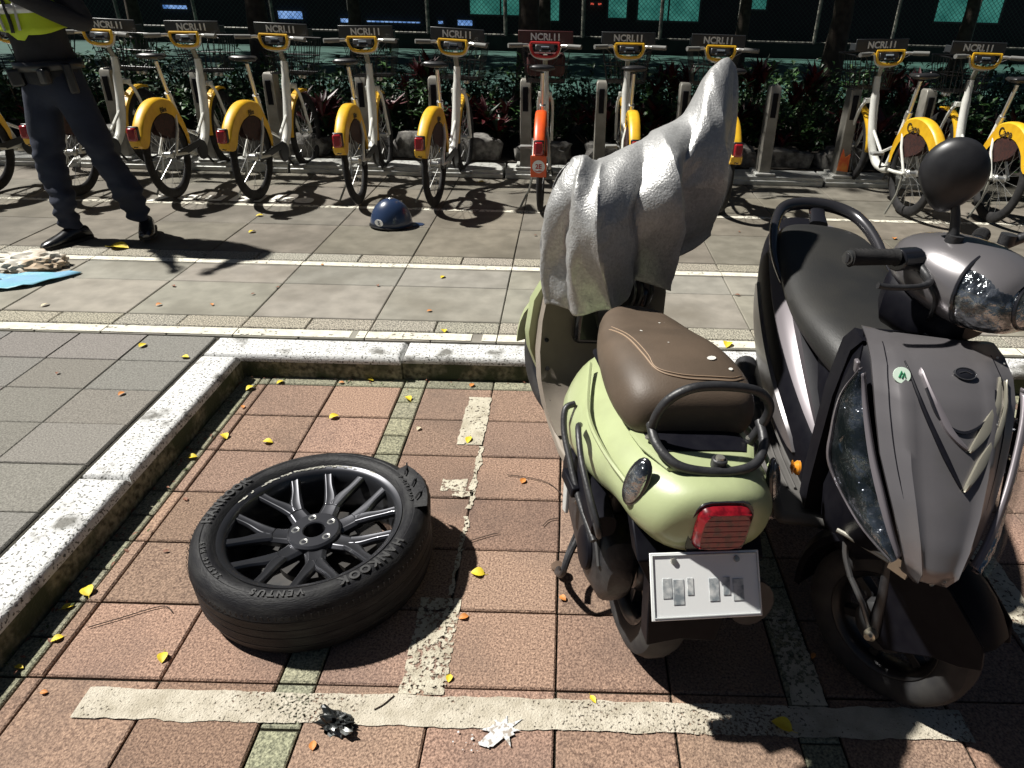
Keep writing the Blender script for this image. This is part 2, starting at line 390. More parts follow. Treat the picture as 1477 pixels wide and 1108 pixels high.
def shrub_red(seed):
    rnd = random.Random(seed); bm = B()
    for k in range(7):
        a = rnd.uniform(0, 2*PI); rr = .24*rnd.random()**.5; c = Vector((rr*math.cos(a), rr*math.sin(a), rnd.uniform(.15, .34)))
        for j in range(16):
            aa = rnd.uniform(0, 2*PI); leaf(bm, c, Vector((math.cos(aa), math.sin(aa), rnd.uniform(.2, 2.2))), rnd.uniform(.17, .27), rnd.uniform(.02, .036), droop=.2, mi=rnd.random() < .25)
    return bm
gproto = []
for sd in range(4):
    t = thing('green_shrub', '', 'shrub', group='leafy green shrubs of the hedge'); obj('foliage', shrub_green(sd), [g1, g2], t, smooth=False); obj('stem', stems(sd), wood, t); gproto.append(t)
rproto = []
for sd in range(3):
    t = thing('red_leaf_shrub', '', 'shrub', group='red leaved shrubs in front of the hedge'); obj('foliage', shrub_red(sd+10), [g3, g2], t, smooth=False); obj('stem', stems(sd+10, 6, .2), wood, t); rproto.append(t)
def where(x):
    for lim, s in ((-4.3, 'left of the officer'), (-3.2, 'behind the officer'), (-2.55, 'behind the first full bicycle'), (-1.9, 'behind the second full bicycle'), (-1.2, 'behind the bicycle beyond the helmet'), (-.6, 'behind the bicycle by the red one'),
                   (.15, 'behind the red bicycle'), (.8, 'behind the bicycle right of the red one'), (1.4, 'behind the tip of the scooter cover'), (2.0, 'behind the empty dock post'), (2.8, 'behind the bicycle with fender lettering'), (3.6, 'behind the rightmost bicycle'), (99, 'beyond the right end of the dock rail')):
        if x < lim: return s
used = set()
def place(protos, i, x, y, z, sc, word):
    p = protos[i % len(protos)]; o = p if id(p) not in used else dup(p); used.add(id(p))
    o.location = (x, y, z); o.rotation_euler = (0, 0, random.uniform(0, 6.28)); o.scale = sc
    o['label'] = word+' '+where(x); return o
k = 0
for row, (yy, hh, word) in enumerate(((6.98, .93, 'low green leafy shrub of the front row'), (7.55, 1.06, 'green leafy shrub of the middle row'), (8.15, 1.12, 'green leafy shrub of the back row'))):
    x = -5.8+.2*row
    while x < 6.2:
        if not (row == 0 and False):
            s = random.uniform(.8, 1.2)
            o = place(gproto, k, x, yy+random.uniform(-.12, .12), .05, (s*1.08, s, s*hh), word+','); k += 1
        x += .62
for k, x in enumerate([-4.7, -2.25, -1.75, -1.15, -.75, .28, .62, 1.35, 1.62, 1.95, 2.62, 3.35, 3.9]):
    place(rproto, k, x, 6.74+random.uniform(-.05, .05), .06, (1, 1, random.uniform(.9, 1.15)), 'dark red broad leaved shrub,')
for k, x in enumerate([-1.45, .95, 1.75, 2.2, 3.1]):
    place(rproto, k, x, 7.1, .3, (.8, .8, 1.2), 'taller red leaved shrub standing in the hedge,')
# broad shrub at the right end, in front of the rail
for k, (x, y, s, l) in enumerate(((3.78, 5.35, .75, 'low green shrub nearest the camera at the right edge'), (3.95, 5.75, .95, 'green shrub right of the rightmost bicycle'), (4.35, 5.3, 1., 'tall green shrub at the far right of the slabs'), (4.2, 6.2, 1.15, 'green shrub at the right end of the dock rail'), (4.75, 5.85, 1.1, 'outermost green shrub at the right edge of the picture'))):
    o = place(gproto, k, x, y, .0, (s, s, s*1.05), ''); o['label'] = l

# ================================================================ FENCE, WALL AND LIT SHOPS FAR BEHIND
post_m = mat('fence_post', (.10, .10, .09), .6, .2, col2=(.35, .34, .28), scale=9, cpos=(.45, .7))
fence = thing('mesh_fence', 'tall chain link fence on pale posts at the far side of the court', 'fence', (0, 19.3, 0))
bm = B(); box(bm, (0, .05, .17), (44, .2, .34)); obj('plinth', bm, mat('dark_plinth', (.02, .02, .022), .8, col2=(.03, .03, .03), scale=4), fence)
for k in range(-9, 12):
    bm = B(); tube(bm, [(k*1.92+.3, 0, .3), (k*1.92+.3, 0, 3.2)], .045, 8); obj('post', bm, post_m, fence)
bm = B(); n = 0
meshw = mat('fence_wire', (.04, .07, .06), .5, .4)
for k in range(-190, 190):
    x = k*.11
    for s in (-1, 1):
        a, b = Vector((x, -.03*s, .35)), Vector((x+s*1.2, -.03*s, 1.55)); d = .006
        v = [bm.verts.new(p) for p in (a+Vector((-d, 0, 0)), a+Vector((d, 0, 0)), b+Vector((d, 0, 0)), b+Vector((-d, 0, 0)))]; bm.faces.new(v)
w_ = obj('wire_mesh', bm, meshw, fence, smooth=False)
for z in (.36, 1.9, 3.15):
    bm = B(); tube(bm, [(-20, 0, z), (21, 0, z)], .022, 6); obj('rail', bm, post_m, fence)
bld = thing('shop_building', 'dark low building with lit teal and blue openings behind the fence', 'building', (0, 24, 0))
bm = B(); box(bm, (0, 2.5, 2.2), (60, 5, 4.4)); obj('wall', bm, mat('night_wall', (.012, .013, .02), .9, col2=(.02, .02, .028), scale=1.5), bld)
teal = mat('teal_light', (.05, .30, .25), .5, col2=(.12, .55, .45), scale=2, emit=.18); blue = mat('blue_light', (.08, .2, .5), .5, col2=(.3, .5, .9), scale=3, emit=.55); redl = mat('red_sign', (.6, .08, .05), .5, emit=.6)
frame_m = mat('window_frame', (.03, .03, .035), .5)
def win(x0, x1, z0, z1, m, n=2):
    bm = B(); box(bm, ((x0+x1)/2, -.03, (z0+z1)/2), (x1-x0, .05, z1-z0)); p = obj('lit_window', bm, m, bld)
    bm = B()
    for k in range(n+1): box(bm, (x0+(x1-x0)*k/n, -.07, (z0+z1)/2), (.05, .05, z1-z0))
    for z in (z0, z1): box(bm, ((x0+x1)/2, -.08, z), (x1-x0+.05, .05, .05))
    obj('window_frame', bm, frame_m, p)
for x0, x1, z0, z1, m in ((-3.1, -1.2, .62, 2.2, teal), (-.75, -.35, .5, 2.2, teal), (1.1, 1.7, .62, 2.2, teal), (2.0, 3.9, .58, 2.2, teal), (11.0, 13.0, .75, 2.2, teal), (15.8, 18.0, .85, 2.2, teal), (5.2, 5.9, .95, 2.2, teal),
        (-9.0, -8.2, .36, .62, blue), (-7.1, -6.7, .3, .46, blue), (-6.3, -4.6, .33, .42, blue), (-4.1, -3.9, .33, .46, blue), (-3.5, -3.0, .3, .5, blue), (.55, .7, .95, 1.05, redl), (.78, .93, .95, 1.05, redl), (-12.5, -11.7, .55, .7, blue)):
    win(x0, x1, z0, z1, m, max(1, int((x1-x0)/.9)))

# ================================================================ TREES ADDED so that their unseen crowns shade the court and hedge
def tree(x, y, h, label, seed):
    rnd = random.Random(seed); t = thing('added_shade_tree', label, 'tree', (x, y, 0), group='broad trees added to shade the court and hedge')
    bm = B(); tube(bm, [(0, 0, -.1), (.04, 0, 1.2), (-.03, .05, 2.6), (.05, 0, h*.7)], [.17, .12, .1, .06], 10)
    for k in range(7):
        a = k*.9+rnd.random(); tube(bm, [(0, 0, h*.4+.1*k), (.9*math.cos(a), .9*math.sin(a), h*.6), (1.9*math.cos(a), 1.9*math.sin(a), h*.75)], [.06, .04, .02], 6)
    obj('trunk', bm, wood, t); bm = B()
    cl = [(rnd.uniform(-2.4, 2.4), rnd.uniform(-2.1, 2.1), h*.62+rnd.uniform(0, 2.2)) for _ in range(42)]
    for c in cl:
        for j in range(42):
            p = Vector(c)+Vector([rnd.gauss(0, .35) for _ in range(3)]); a = rnd.uniform(0, 6.28)
            leaf(bm, p, Vector((math.cos(a), math.sin(a), rnd.uniform(-.6, .6))), rnd.uniform(.22, .36), .10, mi=rnd.random() < .5)
    obj('crown', bm, [g1, g2], t, smooth=False)
k = 0
for x, y, l in ((-11.2, 9.7, 'outermost added shade tree left of the court'), (-7.4, 9.5, 'added shade tree behind the hedge left of the officer'), (-3.9, 9.6, 'added shade tree behind the third bicycle'), (-.55, 9.5, 'added shade tree behind the hedge right of the red bicycle'), (3.3, 9.7, 'added shade tree behind the right-hand bicycles'),
                (-9, 16, 'far added shade tree at the left end of the fence'), (-4.6, 16.5, 'far added shade tree left of the lit blue openings'), (-.6, 16.8, 'far added shade tree before the lit teal windows'), (3.6, 16.5, 'far added shade tree right of the teal windows'), (7.8, 15.5, 'far added shade tree at the right end of the fence'), (-13.5, 14, 'farthest left added shade tree by the fence')):
    tree(x, y, 5.4, l, k); k += 1
# ================================================================ RENTAL BICYCLES
white_fr = mat('bike_white', (.75, .75, .70), .35, col2=(.62, .62, .57), scale=10, coat=.3)
yellow = mat('bike_yellow', (.78, .47, .02), .42, col2=(.66, .36, .015), scale=12, coat=.2)
orange = mat('bike_orange', (.75, .10, .01), .4, col2=(.62, .07, .01), scale=12, coat=.2)
redp = mat('bike_red', (.45, .02, .02), .4)
brown_net = mat('skirt_net', (.045, .012, .008), .7, col2=(.02, .006, .005), scale=80, cpos=(.45, .55))
lamp_red = mat('lamp_red', (.30, .01, .015), .15, coat=1.)
silver = mat('bike_silver', (.55, .55, .53), .3, .7)
grey_tube = mat('bike_stem', (.24, .235, .2), .35, .4)
white_ink = mat('white_ink', (.8, .8, .78), .5)
black_ink = mat('black_ink', (.03, .02, .01), .6)
sat_black = mat('satin_black', (.012, .012, .013), .35)
def wheel_parts(t, name, c, r, tw, rot=0., sp=20):
    Mw = T(*c) @ Z(rot) @ Yr(PI/2)
    bm = B(); lathe(bm, [(r-tw*.9*(1-math.cos(a))-.0, tw*.5*math.sin(a)) for a in [2*PI*k/12 for k in range(12)]], Mw, 56, True); p = obj(name, bm, rubber, t)
    bm = B(); rr = r-tw*1.35; lathe(bm, [(rr, -tw*.4), (rr+.012, -tw*.42), (rr+.012, tw*.42), (rr, tw*.4), (rr-.008, 0)], Mw, 56, True); obj('rim', bm, silver, p)
    bm = B()
    for k in range(sp):
        a = 2*PI*k/sp; s = 1 if k % 2 else -1; b = a+s*.45
        tube(bm, [Mw @ Vector((rr*math.cos(a), rr*math.sin(a), 0)), Mw @ Vector((.028*math.cos(b), .028*math.sin(b), s*.03))], .0013, 4)
    lathe(bm, [(0, -.05), (.02, -.045), (.03, -.03), (.018, -.025), (.018, .025), (.03, .03), (.02, .045), (0, .05)], Mw, 16); obj('spokes', bm, silver, p)
    return p
def bicycle(red=False):
    t = thing('rental_bicycle', '', 'bicycle', group='rental bicycles parked in the docks')
    A = orange if red else yellow
    wheel_parts(t, 'rear_wheel', (0, 0, .31), .31, .042); wheel_parts(t, 'front_wheel', (0, 1.03, .31), .31, .042)
    bm = B()
    tube(bm, cr([(0, .80, .88), (0, .775, .74), (0, .735, .56), (0, .66, .38), (0, .55, .275), (0, .42, .255), (0, .33, .27)], 5), [.027]*5+[.033]*26, 12)
    for s in (-1, 1):
        tube(bm, [(s*.02, .34, .27), (s*.055, .16, .29), (s*.062, 0, .31)], .012, 8)
        tube(bm, [(s*.012, .235, .60), (s*.05, .13, .47), (s*.062, 0, .31)], .010, 8)
    tube(bm, [(0, .38, .26), (0, .30, .45), (0, .22, .70)], .020, 10)
    tube(bm, [(0, .70, .50), (0, .5, .36), (0, .30, .45)], .012, 8)
    obj('frame', bm, white_fr, t)
    bm = B()
    for s in (-1, 1): tube(bm, cr([(s*.03, .825, .70), (s*.055, .87, .64), (s*.055, .95, .47), (s*.05, 1.03, .31)], 4), .0135, 8)
    box(bm, (0, .83, .70), (.11, .05, .035)); obj('fork', bm, white_fr, t, bevel=.004)
    bm = B(); tube(bm, [(0, .80, .87), (0, .745, .985)], .019, 12); tube(bm, [(0, .805, .80), (0, .80, .875)], .028, 12); obj('stem', bm, grey_tube, t)
    bm = B(); tube(bm, cr([(-.25, .61, 1.055), (-.17, .66, 1.055), (-.12, .68, 1.05), (-.085, .69, .985), (0, .70, .965), (.085, .69, .985), (.12, .68, 1.05), (.17, .66, 1.055), (.25, .61, 1.055)], 5), .0115, 8)
    hb = obj('handlebar', bm, silver, t)
    for s in (-1, 1):
        bm = B(); tube(bm, [(s*.17, .655, 1.055), (s*.27, .60, 1.055)], .016, 10); obj('grip', bm, mat('grip_grey', (.16, .16, .15), .7), hb)
        bm = B(); tube(bm, [(s*.16, .70, 1.05), (s*.22, .70, 1.04), (s*.26, .67, 1.035)], .006, 6); obj('brake_lever', bm, sat_black, hb)
    bm = B(); tube(bm, cr([(-.105, .665, 1.075), (-.10, .665, 1.02), (-.06, .665, .985), (.06, .665, .985), (.10, .665, 1.02), (.105, .665, 1.075)], 4), .011, 8); tube(bm, [(-.108, .668, 1.075), (.108, .668, 1.075)], .008, 8)
    obj('bar_guard', bm, redp if red else yellow, t)
    bm = B(); box(bm, (0, .69, 1.035), (.15, .03, .05), X(-.5).to_3x3()); d = obj('display', bm, sat_black, t, bevel=.008)
    bm = B(); box(bm, (0, .672, 1.045), (.06, .004, .014), X(-.5).to_3x3()); [box(bm, (s*.035, .667, 1.02), (.012, .004, .01), X(-.5).to_3x3()) for s in (-1, 1)]; obj('display_glass', bm, mat('display_glass', (.3, .35, .4), .1), d)
    bm = B(); W, D0, D1, z0, z1 = .17, .86, 1.12, .78, 1.03
    ring = lambda w_, a, b, z: [(-w_, a, z), (w_, a, z), (w_, b, z), (-w_, b, z)]
    tube(bm, ring(W+.02, D0-.02, D1+.03, z1), .006, 6, True); tube(bm, ring(W-.02, D0, D1-.03, z0), .005, 6, True); tube(bm, ring(W, D0-.01, D1, (z0+z1)/2), .004, 6, True)
    for k in range(9):
        f = -1+2*k/8
        for y0, y1 in ((D0-.02, D0), (D1+.03, D1-.03)): tube(bm, [(f*(W+.02), y0, z1), (f*(W-.02), y1, z0)], .003, 4)
    for k in range(7):
        f = k/6
        for s in (-1, 1): tube(bm, [(s*(W+.02), D0-.02+f*.3, z1), (s*(W-.02), D0+f*.23, z0)], .003, 4)
        tube(bm, [(-W+.02, D0+f*.23, z0), (W-.02, D0+f*.23, z0)], .003, 4)
    obj('basket', bm, sat_black, t)
    bm = B(); box(bm, (0, .83, 1.105), (.42, .012, .085)); box(bm, (0, .90, 1.062), (.40, .13, .008)); [box(bm, (s*.205, .88, 1.09), (.01, .10, .05)) for s in (-1, 1)]
    sg = obj('basket_sign', bm, mat('sign_dark_red', (.06, .012, .012), .4) if red else mat('sign_black', (.03, .032, .035), .35), t, bevel=.004)
    bm = text_bm('NCRI.11', .066, T(.0, .822, 1.103) @ X(PI/2), .001, .0022, 0, 1.0); obj('sign_lettering', bm, white_ink, sg, smooth=False)
    # deep rear mudguard: side plates and rolled top
    def pol(r, a): return (r*math.cos(R(a)), .31+r*math.sin(R(a)))
    outer = [(-.335, .415), (-.362, .43), (-.372, .47)]+[pol(.375, a) for a in range(150, 55, -8)]+[(.27, .50), (.30, .40), (.29, .33)]
    inner = [(.275, .335), (.262, .40), (.225, .475)]+[pol(.287, a) for a in (60, 76, 92, 108, 122, 134)]+[(-.232, .465), (-.255, .43), (-.29, .412)]
    bm = B(); N = 30
    def resamp(P, n):
        P = [Vector((*p, 0)) for p in P]; L_ = [0]
        for a, b in zip(P, P[1:]): L_.append(L_[-1]+(b-a).length)
        out = []
        for k in range(n):
            d = L_[-1]*k/(n-1); i = max(j for j in range(len(P)) if L_[j] <= d+1e-9); i = min(i, len(P)-2)
            q = P[i].lerp(P[i+1], (d-L_[i])/(L_[i+1]-L_[i])); out.append((q.x, q.y))
        return out
    outer = resamp(outer, N); inn = resamp(inner[::-1], N)
    for s in (-1, 1):
        V = [[bm.verts.new((s*x, p[0], p[1])) for x, p in ((.038, outer[i]), (.034, ((outer[i][0]+inn[i][0])/2, (outer[i][1]+inn[i][1])/2)), (.032, inn[i]))] for i in range(N)]
        for a, b in zip(V, V[1:]):
            for j in (0, 1): bm.faces.new((a[j], a[j+1], b[j+1], b[j]))
    for i in range(N-1):
        a, b = outer[i], outer[i+1]
        prof = lambda p, w_, k_: (w_, p[0]*k_, .31+(p[1]-.31)*k_)
        V = [[bm.verts.new(prof(p, w_, k_)) for w_, k_ in ((-.038, 1.0), (-.03, 1.025), (-.012, 1.035), (.012, 1.035), (.03, 1.025), (.038, 1.0))] for p in (a, b)]
        for j in range(5): bm.faces.new((V[0][j], V[0][j+1], V[1][j+1], V[1][j]))
    bmesh.ops.remove_doubles(bm, verts=bm.verts, dist=.0005)
    fn = obj('rear_fender', bm, A, t)
    bm = text_bm('Bike', .05, frame((.0395, .02, .615), (0, 1, .02), (0, 0, 1)), .0006, .001); merge(bm, text_bm('Care', .085, frame((-.0395, .05, .615), (0, -1, .02), (0, 0, 1)), .0006, .001))
    merge(bm, text_bm('~', .05, frame((0, -.375, .435), (1, 0, 0), (0, .1, 1)), .0006, .001)); obj('fender_lettering', bm, black_ink, fn, smooth=False)
    bm = B()
    for s in (-1, 1):
        Mx = Matrix(((0, 0, 1, s*.031-.001), (1, 0, 0, 0), (0, 1, 0, 0), (0, 0, 0, 1)))
        prism(bm, [pol(.28, a) for a in (120, 105, 90, 75, 62)]+[(.2, .44), (.15, .39), (.05, .42), (-.06, .46), (-.12, .50)], .002, Mx)
    obj('skirt_guard', bm, brown_net, t, smooth=False)
    bm = B(); box(bm, (0, -.375, .515), (.058, .045, .085), X(-.12).to_3x3()); tl = obj('tail_light', bm, lamp_red, t, bevel=.012, seg=3)
    bm = B(); box(bm, (0, -.355, .515), (.068, .03, .10), X(-.12).to_3x3()); obj('lamp_housing', bm, sat_black, tl, bevel=.008)
    # front mudguard flap
    bm = B(); aa = [R(a) for a in range(178, 66, -8)]
    V = [[Vector((w_, 1.03+r*math.cos(a), .31+r*math.sin(a))) for w_, r in ((-.032, .325), (-.022, .343), (.022, .343), (.032, .325))] for a in aa]
    ring_faces(bm, V, close_ring=False); obj('front_fender', bm, A, t, solid=.004)
    # saddle
    bm = B(); rings = []
    for y_, w_, z_, h_ in ((.045, .03, .955, .02), (.06, .085, .96, .04), (.11, .098, .955, .05), (.17, .075, .945, .045), (.24, .04, .945, .035), (.30, .024, .945, .03), (.315, .012, .94, .02)):
        rings.append([Vector((w_*math.copysign(abs(math.cos(a))**.8, math.cos(a)), y_, z_+h_*.5*math.sin(a)*(1 if math.sin(a) > 0 else .9))) for a in [2*PI*k/14 for k in range(14)]])
    ring_faces(bm, rings); obj('saddle', bm, mat('saddle_black', (.014, .014, .015), .38), t, sub=1)
    bm = B(); tube(bm, [(0, .225, .68), (0, .165, .92)], .014, 10); tube(bm, [(0, .235, .655), (0, .215, .705)], .024, 10); obj('seat_post', bm, silver, t)
    bm = B(); lathe(bm, [(0, -.012), (.07, -.01), (.075, 0), (.07, .01), (0, .012)], T(.055, .42, .265) @ Yr(PI/2), 24)
    ck = obj('chainring', bm, sat_black, t)
    for q in ([(.05, .42, .265), (.075, .52, .14)], [(-.03, .42, .265), (-.075, .32, .39)]): bm = B(); tube(bm, q, .009, 6); obj('crank_arm', bm, sat_black, ck)
    for s, y_, z_ in ((1, .52, .14), (-1, .32, .39)): bm = B(); box(bm, (s*.125, y_, z_), (.09, .06, .022)); obj('pedal', bm, mat('pedal_grey', (.2, .2, .19), .6), ck, bevel=.005)
    bm = B(); box(bm, (.058, .21, .31), (.014, .42, .05), X(R(4)).to_3x3()); obj('chain_guard', bm, sat_black, t, bevel=.006)
    bm = B(); tube(bm, [(-.05, .03, .29), (-.08, .0, .16), (-.15, -.02, .02)], .008, 6); tube(bm, [(-.05, .03, .29), (-.06, .10, .30)], .008, 6); obj('kickstand', bm, grey_tube, t)
    bm = B()
    for s in (-1, 1): tube(bm, cr([(s*.18, .70, 1.04), (s*.10, .80, .97), (s*.04, .84, .86), (s*.03, .83, .72)], 5), .0035, 5)
    obj('cable', bm, sat_black, t)
    bm = B(); lathe(bm, [(0, .0), (.02, .002), (.026, .02), (0, .03)], T(0, 1.135, .74) @ X(-PI/2), 14); box(bm, (0, 1.10, .74), (.02, .06, .02)); obj('head_lamp', bm, silver, t)
    if red:
        bm = B(); box(bm, (0, -.392, .405), (.105, .006, .14)); pl = obj('rear_plate', bm, orange, t, bevel=.004)
        bm = B(); lathe(bm, [(0, 0), (.042, 0), (.042, .002), (0, .002)], T(0, -.396, .405) @ X(PI/2), 28); rd = obj('round_badge', bm, white_ink, pl)
        bm = text_bm('2E', .042, T(0, -.3995, .405) @ X(PI/2), .0005, .0012); merge(bm, text_bm('YouBike', .016, T(0, -.3995, .375) @ X(PI/2), .0005, .0004)); obj('badge_lettering', bm, redp, pl, smooth=False)
        bm = B(); box(bm, (0, 1.0, .90), (.30, .24, .16)); obj('basket_liner', bm, mat('liner_dark', (.05, .01, .01), .6), t, bevel=.03)
    return t
yb = bicycle(); rb = bicycle(True)
first = True
for rx, bx, by, steer, l in ((-4.30, -4.28, 5.2, 0, 'rental bicycle cut by the left edge of the picture, left of the officer'), (-3.64, -3.62, 5.2, 0, 'white rental bicycle half hidden behind the legs of the standing officer'), (-2.92, -2.94, 5.2, 0, 'first yellow fendered bicycle in full view right of the officer'),
        (-2.31, -2.262, 5.2, 0, 'yellow fendered bicycle whose rear wheel stands over the painted lettering'), (-1.54, -1.576, 5.17, 0, 'yellow fendered bicycle standing directly beyond the blue helmet'), (-.97, -.888, 5.14, 0, 'yellow fendered bicycle just left of the red one'),
        (.46, .46, 5.2, 0, 'yellow bicycle just right of the red one, partly behind the scooter cover'), (1.14, 1.144, 5.2, 0, 'bicycle hidden but for its handlebar above the peak of the scooter cover'), (2.54, 2.449, 5.22, 0, 'bicycle with black lettering on its yellow fender beside the stickered dock post'), (3.12, 3.127, 5.12, 0, 'rightmost yellow bicycle behind the round mirror of the black scooter')):
    b = yb if first else dup(yb); first = False
    b.location = (rx, by, .004); b.rotation_euler = (0, math.asin((bx-rx)*.35/1.05)+R(random.uniform(-1, 1)), -math.atan2((bx-rx)*.65, .68)); b['label'] = l
rb.location = (-.19, 5.09, .004); rb['label'] = 'red and orange rental bicycle with a round white badge on its rear plate'

# ================================================================ CAR WHEEL LYING IN THE BAY
rimm = mat('rim_black', (.06, .061, .068), .33, .75, col2=(.065, .066, .074), scale=12, coat=.4)
cw = thing('car_wheel', 'black alloy car wheel with its worn tyre lying flat on the red pavers', 'car wheel', (-.716, 1.553, BAY), (R(1.0), R(-1.2), R(20)))
H_ = .215; Ro = .343; bead = .262
half = [(bead, .022), (bead+.012, .006), (.29, .0), (.315, .006), (.333, .025), (.340, .05)]
gro = []
for k, z in enumerate((.062, .095, .125, .155)):
    gro += [(Ro, z-.002), (Ro-.001, z-.001), (Ro-.001, z+.001), (Ro, z+.002)]
prof = half+gro+[(.340, H_-.05), (.333, H_-.025), (.315, H_-.006), (.302, H_-.001), (.299, H_-.003), (.29, H_-.001), (bead+.012, H_-.008), (bead, H_-.024), (bead-.02, H_-.05), (bead-.02, .05)]
tyre_m = mat('worn_tyre', (.010, .010, .012), .58, spec=.22, col2=(.032, .032, .032), scale=14, cpos=(.4, .75), bump=.35, bscale=90, stretch=(1, 1, 5))
bm = B(); lathe(bm, prof, Matrix(), 128, True)
# fine tread sipes
for k in range(120):
    a = 2*PI*k/120
    box(bm, (Ro*math.cos(a), Ro*math.sin(a), H_-.045), (.0008, .003, .016), Z(a).to_3x3())
cw.scale = (.985, .985, .97)
ty = obj('tyre', bm, tyre_m, cw)
let_m = mat('tyre_lettering', (.014, .014, .015), .5, col2=(.035, .035, .035), scale=60)
def arc_text(s, size, r, a0, z, step, bold=.001):
    bm = B()
    for i, ch in enumerate(s):
        a = R(a0-i*step)
        merge(bm, text_bm(ch, size, T(r*math.cos(a), r*math.sin(a), z) @ Z(a-PI/2), .0012, bold))
    return bm
bm = arc_text('HANKOOK', .036, .296, -40, H_+.0002, 6.0, .0016); merge(bm, arc_text('VENTUS', .027, .296, -97, H_+.0002, 4.8, .001)); merge(bm, arc_text('HANKOOK', .036, .296, 165, H_+.0002, 6., .0016)); merge(bm, arc_text('245/40 R19', .018, .292, 215, H_+.0002, 3.4, .0004)); merge(bm, arc_text('VENTUS', .027, .296, 20, H_+.0002, 4.8, .001))
obj('tyre_lettering', bm, let_m, ty, smooth=False)
zf = H_-.036                                                      # rim face level
bm = B()
lathe(bm, [(.262, zf+.018), (.264, zf+.004), (.252, zf-.004), (.246, zf-.03), (.235, zf-.06), (.225, .05), (.240, .02), (.250, .014), (.25, .004), (.236, .006), (.215, .05), (.222, zf-.07), (.236, zf-.028), (.240, zf+.004), (.25, zf+.014)], Matrix(), 96, True)
rim = obj('rim', bm, rimm, cw)
bm = B()
def spoke(p0, p1, w0, w1, z0, z1, th=.02):
    """tapering spoke arm with a raised ridge"""
    p0, p1 = Vector((*p0, 0)), Vector((*p1, 0)); d = (p1-p0).normalized(); s = Vector((-d.y, d.x, 0)); rings = []
    for k in range(7):
        f = k/6; c = p0.lerp(p1, f); w_ = w0+(w1-w0)*f; z = z0+(z1-z0)*f-.006*math.sin(PI*f)
        rings.append([c-s*w_+Vector((0, 0, z-th)), c-s*w_+Vector((0, 0, z-.007)), c-s*w_*.45+Vector((0, 0, z)), c+s*w_*.45+Vector((0, 0, z)), c+s*w_+Vector((0, 0, z-.007)), c+s*w_+Vector((0, 0, z-th))])
    ring_faces(bm, rings)
def arm(pts, a, ws, th):
    P = cr([(r*math.cos(a+g), r*math.sin(a+g), z) for r, g, z in pts], 4); W = cr([(w_, 0, 0) for w_ in ws], 4); rings = []
    for i, p in enumerate(P):
        d = P[min(i+1, len(P)-1)]-P[max(i-1, 0)]; d.z = 0; d.normalize(); s = Vector((-d.y, d.x, 0)); w_ = W[i].x
        rings.append([p-s*w_*.8-Vector((0, 0, th)), p-s*w_-Vector((0, 0, .009)), p-s*w_*.62, p-s*w_*.2-Vector((0, 0, .0015)), p+s*w_*.2-Vector((0, 0, .0015)), p+s*w_*.62, p+s*w_-Vector((0, 0, .009)), p+s*w_*.8-Vector((0, 0, th))])
    ring_faces(bm, rings)
for k in range(7):
    a = 2*PI*k/7+.2; P = lambda r, an: (r*math.cos(an), r*math.sin(an))
    arm([(.052, 0, zf-.034), (.095, 0, zf-.030), (.140, 0, zf-.022)], a, [.036, .031, .028], .032)
    for g in (-1, 1): arm([(.120, g*.05, zf-.024), (.152, g*.10, zf-.018), (.198, g*.19, zf-.008), (.247, g*.235, zf+.004)], a, [.020, .021, .0155, .0165], .024)
obj('spokes', bm, rimm, rim, bevel=.002)
bm = B(); lathe(bm, [(.031, zf-.07), (.031, zf-.022), (.034, zf-.019), (.071, zf-.019), (.078, zf-.025), (.080, zf-.06)], Matrix(), 48); hub = obj('hub', bm, rimm, rim)
bm = B(); lathe(bm, [(0, .045), (.20, .045), (.20, .05), (.12, .055), (.12, .08), (0, .08)], Matrix(), 48); box(bm, (.10, -.06, .07), (.12, .07, .05), Z(.6).to_3x3()); obj('brake_hub', bm, mat('dark_metal', (.008, .008, .009), .6, .3, col2=(.03, .026, .022), scale=20), rim)
bm = B()
for k in range(5):
    a = 2*PI*k/5+.35; lathe(bm, [(.0055, zf-.03), (.0055, zf-.020), (.011, zf-.017), (.0125, zf-.019)], T(.054*math.cos(a), .054*math.sin(a), 0), 16)
obj('bolt_seat', bm, silver, hub)
bm = B(); rnd = random.Random(3)
for k in range(70):                                               # scuffed bare metal on the far lip
    a = R(rnd.gauss(92, 24)); lathe_r = .2575+rnd.uniform(-.003, .004); l = rnd.uniform(.004, .02)
    box(bm, (lathe_r*math.cos(a), lathe_r*math.sin(a), zf+.0165), (rnd.uniform(.002, .005), l, .003), Z(a+rnd.uniform(-.2, .2)).to_3x3())
obj('lip_scuff', bm, mat('scuffed_metal', (.42, .41, .36), .5, .5), rim, smooth=False)
bm = B()
V = []
for i in range(17):                                               # strip of tread peeled off the right shoulder
    a = R(-12+i*2.4); k_ = math.sin(PI*i/16); rag = .005*noise.noise(Vector((i*1.3, 0, 0)))
    V.append([Vector((r*math.cos(a), r*math.sin(a), z)) for r, z in ((.300+rag, H_+.001), (.318, H_+.003+.005*k_), (.338+.006*k_, H_+.004+.006*k_+rag), (.346+.006*k_+rag, H_-.012+.008*k_), (.345+.002*k_, H_-.045-.01*k_))])
ring_faces(bm, V, close_ring=False)
for k in range(3):
    a = R(-6+k*12); tube(bm, cr([((.305+.012*j)*math.cos(a+.05*j), (.305+.012*j)*math.sin(a+.05*j), H_+.010+.006*math.sin(j*2.)) for j in range(4)], 4), .003, 5)
obj('torn_rubber', bm, tyre_m, ty)

